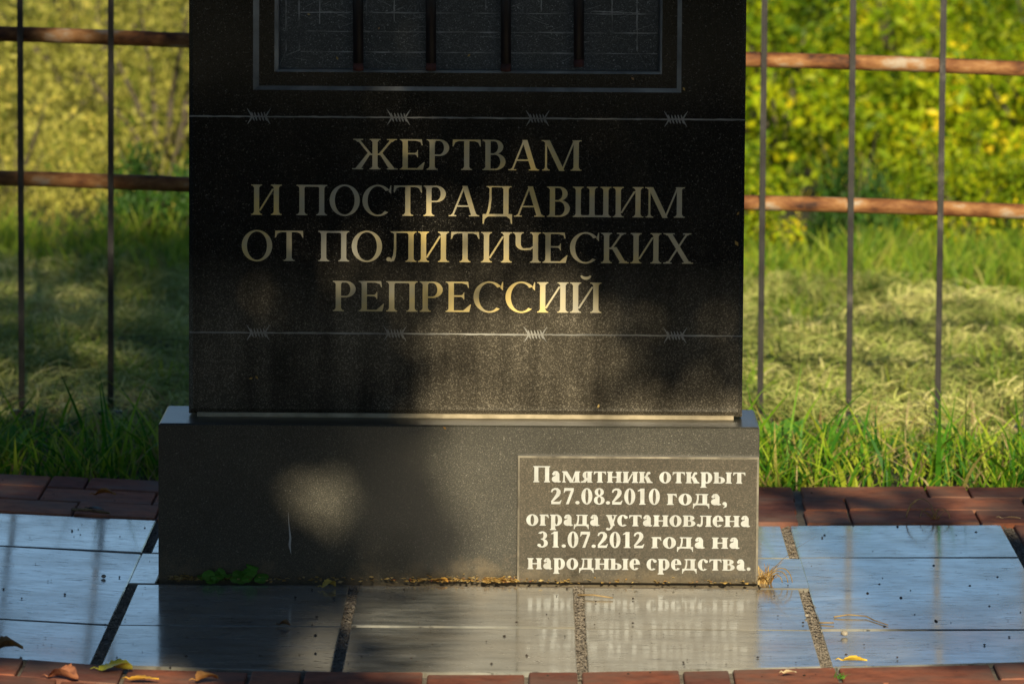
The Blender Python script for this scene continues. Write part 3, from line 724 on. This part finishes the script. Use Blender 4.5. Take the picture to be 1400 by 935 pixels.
# ------------------------------------------------------------------ grass and hay
def blade(V, Fa, x, y, z, h, w, lean, az, seg, bend, flat=False):
    n = len(V); ca, sa = math.cos(az), math.sin(az)
    for i in range(seg+1):
        t = i/seg
        if flat: d = t*h; zz = z+math.sin(t*PI)*lean; cx, cy = x+ca*d-sa*bend*t*t*h, y+sa*d+ca*bend*t*t*h
        else: d = h*lean*(t**1.6)*(1+bend*t); zz = z+h*(t-.32*bend*t**3); cx, cy = x+ca*d, y+sa*d
        ww = w*(1-t**2.2)*.5+.0002
        if flat: px_, py_ = -sa*ww, ca*ww; V.append((cx-px_, cy-py_, zz)); V.append((cx+px_, cy+py_, zz+ww))
        else: V.append((cx-ww*s_az[0], cy-ww*s_az[1], zz)); V.append((cx+ww*s_az[0], cy+ww*s_az[1], zz))
    for i in range(seg): Fa.append((n+2*i, n+2*i+1, n+2*i+3, n+2*i+2))
G = random.Random(21)
def field(name, label, mat_, count, xr, yr, hr, wr, lean, cat, flat=False, seg=4, dens=None, clump=0):
    global s_az
    V = []; Fa = []; cl_ = [(G.uniform(*xr), G.uniform(*yr)) for _ in range(clump)]
    for _ in range(count):
        if clump and G.random() < .7:
            c = G.choice(cl_); x, y = c[0]+G.gauss(0, .03), c[1]+G.gauss(0, .03)
            if not (xr[0] < x < xr[1] and yr[0] < y < yr[1]): continue
        else: x = G.uniform(*xr); y = G.uniform(*yr)
        if dens and G.random() > dens(x, y): continue
        a = G.uniform(0, 2*PI); s_az = (math.cos(a), math.sin(a))
        s = min(1, (y-yr[0])/.15+.45) if not flat else 1
        if yr[1] < 1.9: s *= 1-.55*min(1, max(0, (y-1.15)/.5))
        z = groundZ(x, y)
        if flat: z += .004+G.random()*.035+.035*noise.noise(Vector((x*3, y*3, 1)))
        blade(V, Fa, x, y, z, G.uniform(*hr)*s, G.uniform(*wr), G.uniform(*lean), G.uniform(0, 2*PI), seg, G.uniform(-.2, .9) if not flat else G.uniform(-.9, .9), flat)
    o = mesh_obj(name, V, Fa, mat_, smooth=True)
    return tag(o, label, cat, kind='stuff')
field('grass_strip', 'long green grass along the brick edging', M_grass, 14000, (-1.6, 1.6), (1.0, 1.72), (.03, .11), (.002, .0058), (.1, 1.1), 'grass', clump=120)
field('tall_grass_blades', 'scattered broad grass blades rising before the fence', M_grass, 700, (-1.5, 1.5), (1.02, 1.5), (.10, .19), (.004, .009), (.15, 1.0), 'grass', seg=6)
field('stray_blades', 'stray grass blades flopping over the edge of the bricks', M_grass, 380, (-1.5, 1.5), (.975, 1.01), (.03, .075), (.002, .005), (.6, 1.8), 'grass', seg=6)
field('dead_blades', 'withered tan blades and straw mixed into the green grass', leafy('withered_blades', [(0, (.30, .18, .07)), (1, (.60, .48, .25))], .7, .2), 1500, (-1.5, 1.5), (1.0, 1.9), (.03, .10), (.0012, .0035), (.2, 1.6), 'grass')
field('hay', 'flattened mown dry grass behind the fence', M_hay, 46000, (-1.7, 1.7), (1.7, 4.15), (.03, .13), (.0010, .0030), (.0, .035), 'hay', flat=True, seg=4)
field('hay_sprouts', 'thin green sprouts coming up through the hay', M_grassfar, 8000, (-1.8, 1.8), (1.8, 4.3), (.02, .09), (.002, .004), (.1, 1.0), 'grass', clump=60)
field('meadow_grass', 'taller green grass in front of the shrubs', M_grassfar, 15000, (-2.0, 2.0), (3.75, 4.65), (.05, .13), (.003, .007), (.1, .8), 'grass', clump=160)
field('rear_herbs', 'rough grass and herbs between the shrubs', M_grassfar, 6000, (-3, 3), (5.6, 12.5), (.08, .22), (.005, .010), (.1, .8), 'grass', clump=160)

# ------------------------------------------------------------------ shrubs behind
def leaf_mesh(name, n, rx, ry, rz, size, mat_, seed, upright=0.0):
    g = random.Random(seed); V = []; Fa = []
    cl_ = []
    for _ in range(int(n/42)):
        u = Vector((g.gauss(0, 1), g.gauss(0, 1), g.gauss(0, 1))).normalized()*(g.random()**.38)
        if u.z < -.2: u.z *= -.8
        cl_.append(u)
    for _ in range(n):
        u = g.choice(cl_); c = Vector((u.x*rx, u.y*ry, abs(u.z)*rz+.02))+Vector((g.gauss(0, .033), g.gauss(0, .033), g.gauss(0, .028)))
        if c.z < 0: c.z = -c.z*.5
        s = g.uniform(*size); d = Vector((g.gauss(0, 1), g.gauss(0, 1), g.gauss(0, .8)+upright)).normalized(); w = d.orthogonal().normalized()
        w = (w*math.cos(g.uniform(0, PI))+d.cross(w)*math.sin(g.uniform(0, PI))).normalized(); nn = d.cross(w)
        k = len(V)
        V += [tuple(c-d*s), tuple(c-d*s*.15+w*s*.48+nn*s*.12), tuple(c+d*s), tuple(c-d*s*.15-w*s*.48+nn*s*.12)]
        Fa += [(k, k+1, k+2), (k, k+2, k+3)]
    me = bpy.data.meshes.new(name); me.from_pydata(V, [], Fa); me.materials.append(mat_); me.update(); return me
def stem_mesh(name, rx, rz, seed):
    g = random.Random(seed); m = MB()
    for _ in range(8):
        a = g.uniform(0, 2*PI); r = rx*g.uniform(.2, .8); h = rz*g.uniform(.5, .95)
        m.tube([(0, 0, -.03), (r*.3*math.cos(a), r*.3*math.sin(a), h*.5), (r*math.cos(a), r*math.sin(a), h)], [.008, .005, .002], 5)
    me = bpy.data.meshes.new(name); me.from_pydata(m.v, [], m.f); me.materials.append(M_bark); me.update(); return me
YM = [leaf_mesh('foliage', 6500, .50, .45, .52, (.009, .019), M_yel, 31+i) for i in range(3)]
OM = [leaf_mesh('foliage', 7500, .50, .45, .50, (.006, .011), M_olive, 41+i, .8) for i in range(3)]
M_deep = leafy('shade_gap_leaves', [(0, (.015, .06, .008)), (.7, (.05, .14, .015)), (1, (.20, .24, .03))], .5, .25, 4)  # leaves darkened to stand in for shaded gaps between the shrubs
DM = leaf_mesh('foliage', 4200, .40, .35, .42, (.012, .024), M_deep, 61)
SM = [stem_mesh('stem', .45, .5, 51+i) for i in range(2)]
SH = random.Random(9)
ords = ['nearest', 'second nearest', 'third', 'farthest']
sp_list = []
for r, Y in enumerate((5.0, 6.2, 7.8, 9.8)):
    for c, X in enumerate((-1.75, -1.02, -.25, .42, 1.05, 1.75)):
        sp_list.append((r, c, X*(1+.06*r)+SH.uniform(-.08, .08)+(.25 if r % 2 else 0), Y+SH.uniform(-.25, .25)))
for (r, c, X, Y) in sp_list:
    left = X < -.15
    o = empty('shrub', (X, Y, groundZ(X, Y)-.01)); s = (.95+.16*r)*SH.uniform(.9, 1.1)*(.66 if r == 0 else 1); o.scale = (s, s, s*(1.0+.06*r)); o.rotation_euler.z = SH.uniform(0, 6)
    side = ['far left', 'left', 'centre left', 'centre right', 'right', 'far right'][c]
    tag(o, ('pale olive' if left else 'bright yellow green')+' shrub, %s of the %s row behind the fence' % (side, ['nearest', 'second', 'third', 'last'][r]), 'shrub', 'olive shrubs behind the fence on the left' if left else 'yellow green shrubs behind the fence on the right')
    f_ = bpy.data.objects.new('foliage', SH.choice(OM if left else YM)); link(f_, o)
    g_ = bpy.data.objects.new('stem', SH.choice(SM)); link(g_, o)

for X, Y, s, lab in ((-.72, 4.62, (.34, .3, .62), 'small bush darkened as a shaded gap, low beside the left edge of the monument'), (-.80, 6.3, .52, 'bush darkened as a shaded gap among the olive shrubs left of the monument'), (1.30, 6.9, .62, 'bush darkened as a shaded gap among the yellow green shrubs at the right edge'), (.80, 4.68, (.26, .26, .66), 'small bush darkened as a shaded gap at the foot of the yellow green shrubs')):
    o = empty('bush', (X, Y, groundZ(X, Y)-.01)); o.scale = s if isinstance(s, tuple) else (s, s, s); tag(o, lab, 'bush')
    link(bpy.data.objects.new('foliage', DM), o); link(bpy.data.objects.new('stem', SM[0]), o)

# ------------------------------------------------------------------ small things
def veined(name, c1, c2):
    c1 = tuple(min(.9, v*1.6) for v in c1); c2 = tuple(min(.9, v*1.5) for v in c2)
    return simple(name, [(.35, c1), (.65, c2)], 60, .55, 0, 6, .5, .001)
def fallen_leaf(px, py, ln, wd, curl, rot, c1, c2, label, z=0, tilt=0, onbrick=.004, lift=0, pos=None):
    x, y = pos or onPave(px, py); base = paveZ(x)+onbrick
    ln *= .82; wd *= .8; curl *= .7
    m = MB(); nu, nv = 12, 6; g = random.Random(int(px*7+py)); ph = g.uniform(0, 6)
    rows_ = []
    for i in range(nu+1):
        t = i/nu; u = (t-.5)*ln; w = wd*.5*(math.sin(PI*min(1, t*1.02+.0))**.75)*(1+.16*math.sin(i*2.6+ph)); row = []
        for j in range(nv+1):
            s = (j/nv-.5)*2; vv = s*w
            zz = curl*.7*(1-(2*t-1)**2)*wd + abs(s)*abs(s)*w*.35 + .10*wd*math.sin(4*t+3*s+ph) + .0015
            row.append((u, vv, max(.0008, zz)))
        rows_.append(row)
    n = len(m.v)
    for row in rows_:
        for p in row: m.v.append(p)
    for i in range(nu):
        for j in range(nv): m.f.append((n+i*(nv+1)+j, n+(i+1)*(nv+1)+j, n+(i+1)*(nv+1)+j+1, n+i*(nv+1)+j+1)); m.m.append(0)
    m.tube([(-ln*.5, 0, .002), (-ln*.62, .002, .004), (-ln*.74, .003, .002)], [.0010, .0008, .0006], 5)
    o = m.build('fallen_leaf', veined('leaf_colour', c1, c2), smooth=True)
    o.location = (x, y, base); o.rotation_euler = (tilt, 0, rot)
    return tag(o, label, 'leaf')
fallen_leaf(144, 681, .040, .022, .55, .1, (.16, .06, .01), (.45, .19, .02), 'curled orange brown leaf on the shaded bricks at the back left')
fallen_leaf(131, 700, .036, .016, .25, -.5, (.03, .04, .03), (.10, .12, .09), 'dark grey green leaf lying where the left tiles meet the bricks', onbrick=.003)
fallen_leaf(12, 893, .046, .040, .45, .3, (.07, .035, .01), (.30, .15, .03), 'crumpled brown leaf on the tile at the far left edge')
fallen_leaf(158, 920, .052, .055, .12, .15, (.20, .22, .02), (.42, .40, .05), 'yellow green leaf flat on the front bricks at left')
fallen_leaf(86, 932, .050, .045, .30, -.3, (.13, .05, .03), (.34, .14, .07), 'reddish brown leaf on the front bricks at the lower left corner')
fallen_leaf(197, 934, .045, .022, .15, .0, (.34, .17, .02), (.55, .32, .04), 'thin orange leaf on the front bricks beside the yellow green leaf')
fallen_leaf(283, 934, .040, .034, .40, .6, (.20, .09, .03), (.42, .22, .06), 'tan curled leaf on the front bricks below the dark tile')
fallen_leaf(450, 804, .026, .026, .50, .5, (.25, .18, .03), (.55, .40, .08), 'dry yellow leaf propped at the foot of the plinth beside the weed', onbrick=.001)
fallen_leaf(603, 797, .026, .020, .35, -.3, (.45, .22, .04), (.65, .38, .08), 'small orange leaf in the sun at the foot of the plinth', onbrick=.001)
fallen_leaf(564, 796, .007, .006, .40, .2, (.15, .02, .01), (.25, .04, .03), 'tiny dark red leaf at the foot of the plinth', onbrick=.001)
fallen_leaf(389, 857, .020, .016, .55, -.2, (.05, .025, .01), (.22, .11, .03), 'small curled brown leaf on the dark tile in front of the plinth', onbrick=.001)
fallen_leaf(1168, 905, .040, .018, .20, .05, (.40, .25, .02), (.62, .42, .05), 'bright yellow leaf at the front edge of the right tiles', onbrick=.001)
fallen_leaf(1382, 713, .036, .008, .2, .05, (.25, .17, .09), (.50, .38, .22), 'narrow dry leaf on the bricks at the back right corner')
fallen_leaf(1080, 925, .022, .012, .3, .4, (.35, .28, .16), (.60, .50, .32), 'small pale leaf on the front brick at right')
def twig(pts, r, label):
    P3 = [];
    for px, py, h in pts: x, y = onPave(px, py); P3.append((x, y, paveZ(x)+h))
    m = MB(); m.tube(P3, [r*(1-.5*i/len(P3)) for i in range(len(P3))], 6)
    return tag(m.build('twig', M_twig, smooth=True), label, 'twig')
twig([(1140, 845, .002), (1160, 844, .004), (1184, 845, .003), (1196, 850, .002), (1214, 856, .002)], .0012, 'thin bent twig lying on the right tiles')
twig([(790, 816, .003), (812, 817, .004), (838, 819, .002)], .0016, 'pale dry stalk across the joint before the plaque')
twig([(98, 700, .004), (120, 702, .006), (150, 705, .004)], .0028, 'dark stick along the back edge of the left tiles')
twig([(1120, 853, .002), (1140, 854, .003)], .0013, 'tiny twig beside the right joint')
def pebble(px, py, s, label):
    x, y = onPave(px, py); m = MB(); g = random.Random(int(px)); n = len(m.v)
    nu, nv = 8, 5
    for j in range(nv+1):
        for i in range(nu):
            a = 2*PI*i/nu; b_ = PI*j/nv; r = s*(1+.18*math.sin(3*a+px)); m.v.append((r*math.sin(b_)*math.cos(a), r*.8*math.sin(b_)*math.sin(a), s*.75*(1-math.cos(b_))))
    for j in range(nv):
        for i in range(nu): m.f.append((j*nu+i, j*nu+(i+1) % nu, (j+1)*nu+(i+1) % nu, (j+1)*nu+i)); m.m.append(0)
    o = m.build('pebble', M_stone, smooth=True); o.location = (x, y, paveZ(x)); return tag(o, label, 'pebble')
pebble(1155, 869, .0050, 'small round tan pebble on the right tiles')
pebble(1103, 843, .0028, 'tiny pale pebble in the right wide joint')
pebble(142, 790, .0035, 'tiny grey pebble on the left tile near the joint')
# dry grass tufts growing from the joints
def tuft(px, py, n, h, spread, mat_, label, seed, green=False):
    global s_az
    x, y = onPave(px, py); g = random.Random(seed); V = []; Fa = []
    for _ in range(n):
        a = g.uniform(0, 2*PI); s_az = (math.cos(a), math.sin(a)); r = g.random()*spread
        blade(V, Fa, x+r*math.cos(a*3), y+r*math.sin(a*3)*.6, paveZ(x)-.002, g.uniform(.4, 1)*h, g.uniform(.0008, .0020), g.uniform(.1, 1.3), g.uniform(0, 2*PI), 6, g.uniform(0, 1.2))
    o = mesh_obj('dry_grass_tuft', V, Fa, mat_, smooth=True)
    return tag(o, label, 'grass tuft')
M_dry = leafy('dry_blades', [(0, (.30, .16, .05)), (.5, (.50, .32, .10)), (1, (.60, .46, .22))], .7, .2)
tuft(1046, 797, 75, .035, .010, M_dry, 'dry orange grass tuft at the right corner of the plinth', 1)
tuft(1044, 797, 5, .085, .006, M_dry, 'few long dry stems standing by the right corner of the plinth', 5)
tuft(1278, 712, 22, .030, .006, M_dry, 'small dry grass tuft between the back bricks at right', 2)
tuft(1150, 925, 16, .012, .010, M_weed, 'tiny green sprout in the joint of the front bricks', 3)
# curled dry loops by the tufts
def loops(px, py, label, seed, n=4, s=.03):
    x, y = onPave(px, py); g = random.Random(seed); m = MB()
    for _ in range(n):
        a = g.uniform(0, PI); r = s*g.uniform(.5, 1); ox_, pts = g.choice([-1, 1])*r*.8, []
        for i in range(14):
            t = i/13*PI*1.4; pts.append((x+ox_*(1-math.cos(t))*.9, y+r*.2*math.sin(t+a), paveZ(x)+.003+r*abs(math.sin(t))))
        m.tube(pts, .0007, 4)
    return tag(m.build('curled_straw', M_twig, smooth=True), label, 'straw')
loops(1278, 712, 'thin curled stems looping over the tuft on the back bricks', 8)
loops(1052, 800, 'thin curled stems arching from the tuft by the plinth corner', 6, 4, .024)
# green weed along the plinth foot
wd = tag(empty('ground_weed', (onPave(335, 797)[0], -.012, 0)), 'low green weed with round leaves creeping along the foot of the plinth', 'weed')
WG = random.Random(12)
lm = MB()
for i in range(9):
    a = 2*PI*i/9; lm.v.append((.0095*math.cos(a), .0075*math.sin(a), .0012*math.cos(2*a)))
lm.v.append((0, 0, .0015))
for i in range(9): lm.f.append((9, i, (i+1) % 9)); lm.m.append(0)
wme = bpy.data.meshes.new('leaf'); wme.from_pydata(lm.v, [], lm.f); wme.materials.append(M_weed); wme.update()
m = MB()
for i in range(26):
    px = WG.choice([WG.uniform(274, 300), WG.uniform(295, 345), WG.uniform(310, 396)]); x = onPave(px, 797)[0]
    o = bpy.data.objects.new('leaf', wme); link(o, wd); h = abs(WG.gauss(.004, .006))+.002
    o.location = (x-wd.location.x, WG.uniform(-.016, .006), h); o.rotation_euler = (WG.uniform(.3, 1.2), WG.uniform(-.5, .5), WG.uniform(0, .8)); s = WG.uniform(.5, 1.25); o.scale = (s, s, s)
    m.tube([(x, -.006, 0), (x+WG.uniform(-.004, .004), o.location.y-.012, h)], .0006, 4)
st = m.build('stem', M_weed, wd); st.location = (-wd.location.x, .012, 0)
# a larger dandelion-like plant in the grass at right, and one by the left
def dandelion(X, Y, s, label, seed, n=9):
    g = random.Random(seed); m = MB()
    for k in range(n):
        a = g.uniform(0, 2*PI); L_ = s*g.uniform(.6, 1); p = []; nseg = 7; lean = g.uniform(.25, 1.0)
        for i in range(nseg+1):
            t = i/nseg; d = L_*lean*t**1.4; z = L_*(t-.35*t*t*lean); w = L_*.16*math.sin(PI*min(1, .08+t*.93))**.8*(1+.35*(-1)**i*t)
            p.append((d*math.cos(a), d*math.sin(a), z, max(.001, w)))
        q = len(m.v); wx, wy = -math.sin(a+.6), math.cos(a+.6)
        for (x, y, z, w) in p: m.v += [(x-wx*w, y-wy*w, z+w*.3), (x, y, z), (x+wx*w, y+wy*w, z+w*.3)]
        for i in range(nseg):
            for j in range(2): m.f.append((q+3*i+j, q+3*i+j+1, q+3*i+4+j, q+3*i+3+j)); m.m.append(0)
    o = m.build('broadleaf_plant', M_weed, smooth=True); o.location = (X, Y, groundZ(X, Y)); return tag(o, label, 'plant')
dandelion(.49, 1.40, .10, 'bright broadleaf plant behind the right end of the plinth', 1, 14)
dandelion(.60, 1.52, .085, 'bright green broadleaf plant in the grass right of the nearest picket', 2, 12)
dandelion(.90, 1.45, .085, 'broadleaf plant in the grass at the right edge', 4, 10)
dandelion(-.74, 1.25, .09, 'pale tipped broadleaf plant in the shaded grass at the left edge', 3, 8)
# little leaf fragments stuck on the slab
fr = MB(); FG = random.Random(14)
for px, py, s in ((343, 517, .0028), (351, 516, .0030), (461, 80, .0030), (422, 20, .0026), (518, 39, .0022), (641, 76, .0028), (865, 108, .0030), (935, 122, .0030), (1009, 292, .003), (1007, 333, .0045), (818, 555, .003), (608, 585, .003)):
    Yp = SY-.002 if py < 575 else -.003
    if py < 98 and 380 < px < 900: Yp = PANEL-.003
    x, z = onY(px, py, Yp); a = FG.uniform(0, PI); c, d = math.cos(a)*s, math.sin(a)*s
    fr.quad([(x-c, Yp, z-d), (x+d*.6, Yp-.001, z-c*.6), (x+c, Yp+.0005, z+d), (x-d*.5, Yp-.0015, z+c*.5)])
fr.build('leaf_fragments', M_litter, stele)['kind'] = 'stuff'
# white chip scar on the plinth
m = MB(); strip(m, [onY(394, 700, -.001), onY(395, 716, -.001), onY(397, 735, -.001), onY(396, 745, -.001), onY(398, 757, -.001)], [.0001, .0005, .0013, .0016, .0001], -.0012)
m.build('chip_scar', M_white, plinth)

# ------------------------------------------------------------------ unseen trees behind the viewer, added and shaped to shade the monument
def lit(X, Z):
    """how open the canopy is for the sun ray that meets the plane of the plinth at X, Z"""
    def g(x, z, sx, sz, p=2): return math.exp(-(abs((X-x)/sx)**p+abs((Z-z)/sz)**p))
    v = 0
    v = max(v, g(.10, .265, .155, .16, 4)*1.15)            # bright foot of the stele
    v = max(v, g(.20, -.20, .35, .19, 8)); v = max(v, g(.275, .09, .285, .19, 10))                 # right of plinth and tiles
    v = max(v, g(-.190, .105, .043, .05, 2.4))           # spot on the left
    v = max(v, g(.0, .48, .24, .16, 2)*.55)              # lettering glow
    v = max(v, g(.33, .40, .10, .18, 2)*.3)
    v = max(v, g(.62, -.37, .70, .09, 6))                # front bricks right
    v = max(v, g(-.52, -.34, .16, .045, 4)*.95)
    v = max(v, g(1.15, .25, .28, .25, 4)*.9)             # back right corner bricks
    if X < -.40 and Z > .38: v = max(v, .04 if Z < .72 else .33)
    v = max(v, g(.72, .32, .34, .09, 4)*.5)
    if X > .42 and Z > .36: v = max(v, min(1, (Z-.36)/.08)*min(1, (X-.42)/.05)*.97)
    if Z > 1.84: v = max(v, min(1, (Z-1.84)/.14))
    return min(1, v)
TG = random.Random(77)
CV = []; CF = []
right = Vector((math.cos(SUN_AZ), -math.sin(SUN_AZ), 0))
def canopy_point(X, Z, t):
    return Vector((X, 0, Z))+SUN*t
for (total, z0_, z1_, t0, t1, s0, s1) in ((60000, -.5, 2.0, 6.0, 7.4, .030, .055), (30000, -4.2, -.4, 10.5, 13.0, .036, .062)):  # second, low layer keeps the ground mirrored in the slab dark
    cnt = 0
    while cnt < total:
        X = TG.uniform(-3.2, 1.9); Z = TG.uniform(z0_, z1_)
        dens = 1-lit(X, Z)
        edge = min(1, (X+3.2)/.5, (1.9-X)/.5)
        cnt += 1
        if TG.random() > dens**3*edge: continue  # leaves left out by the mask so the sun patches fall as wanted
        c = canopy_point(X, Z, TG.uniform(t0, t1))
        s = TG.uniform(s0, s1)
        d = Vector((TG.gauss(0, 1), TG.gauss(0, 1), TG.gauss(0, 1))).normalized(); w = d.orthogonal().normalized(); k = len(CV)
        CV += [tuple(c-d*s), tuple(c+w*s*.6), tuple(c+d*s), tuple(c-w*s*.6)]; CF.append((k, k+1, k+2, k+3))
tree = tag(empty('unseen_shade_tree', (-2.6, -11.2, 0)), 'unseen leafy tree behind the viewer, crown carved to cast the dappled shade on the monument', 'tree')
o = mesh_obj('crown', CV, CF, M_dark, tree); o.matrix_parent_inverse = Matrix.Translation((2.6, 11.2, 0))
m = MB(); m.tube([(0, 0, -.1), (.05, 0, 1.2), (.1, .1, 2.6), (.3, .1, 4.2)], [.16, .13, .11, .07], 12); m.tube([(.1, .1, 2.6), (1.0, 2.4, 3.4), (2.6, 4.6, 3.6)], [.08, .06, .02], 8); m.tube([(.1, .1, 2.2), (.2, 2.4, 2.9), (.6, 4.8, 3.1)], [.07, .05, .02], 8)
m.build('trunk', M_bark, tree, smooth=True)

for (name_, cx, cy, h, rx, ry, seed, lab) in (('unseen_shade_tree', -7.2, -9.5, 12, 3.4, 4.5, 5, 'tall unseen tree added behind the viewer on the left to block sky light'), ('unseen_shade_tree', 7.6, -9.0, 12, 3.6, 4.5, 6, 'tall unseen tree added behind the viewer on the right to block sky light')):
    g = random.Random(seed); V = []; Fc = []  # side trees added out of view to cut sky light on the stele
    tr_ = tag(empty(name_, (cx, cy, 0)), lab, 'tree')
    for _ in range(9000):
        u = Vector((g.gauss(0, 1), g.gauss(0, 1), g.gauss(0, 1))).normalized()*(g.random()**.3)
        c = Vector((u.x*rx, u.y*ry, h*.52+u.z*h*.5)); s = g.uniform(.10, .22)
        d = Vector((g.gauss(0, 1), g.gauss(0, 1), g.gauss(0, 1))).normalized(); w = d.orthogonal().normalized(); k = len(V)
        V += [tuple(c-d*s), tuple(c+w*s*.7), tuple(c+d*s), tuple(c-w*s*.7)]; Fc.append((k, k+1, k+2, k+3))
    mesh_obj('crown', V, Fc, M_dark, tr_)
    m = MB(); m.tube([(0, 0, -.1), (.05, 0, 3), (.1, .1, 8)], [.22, .17, .07], 12); m.build('trunk', M_bark, tr_, smooth=True)

# wide crown added out of view above the viewer to cut sky light
g = random.Random(8); V = []; Fc = []
tr_ = tag(empty('unseen_shade_tree', (4.6, -15.5, 0)), 'very tall unseen tree, its high crown added over the viewer to block sky light', 'tree')
for _ in range(15000):
    c = Vector((g.uniform(-9, 9), g.uniform(-13, .5), 0)); c.z = 10.6+g.random()*1.6+abs(g.gauss(0, .8))
    c.z += max(0, -c.y-9)*.3
    if g.random() < .18*(1+noise.noise(c*.7)): continue
    s = g.uniform(.14, .26); c -= tr_.location
    d = Vector((g.gauss(0, 1), g.gauss(0, 1), g.gauss(0, .5))).normalized(); w = d.orthogonal().normalized(); k = len(V)
    V += [tuple(c-d*s), tuple(c+w*s*.7), tuple(c+d*s), tuple(c-w*s*.7)]; Fc.append((k, k+1, k+2, k+3))
mesh_obj('crown', V, Fc, M_dark, tr_)
m = MB(); m.tube([(0, 0, -.1), (.05, .3, 5), (-.3, 1.5, 10), (-1.5, 5, 12)], [.35, .28, .2, .1], 12); m.build('trunk', M_bark, tr_, smooth=True)
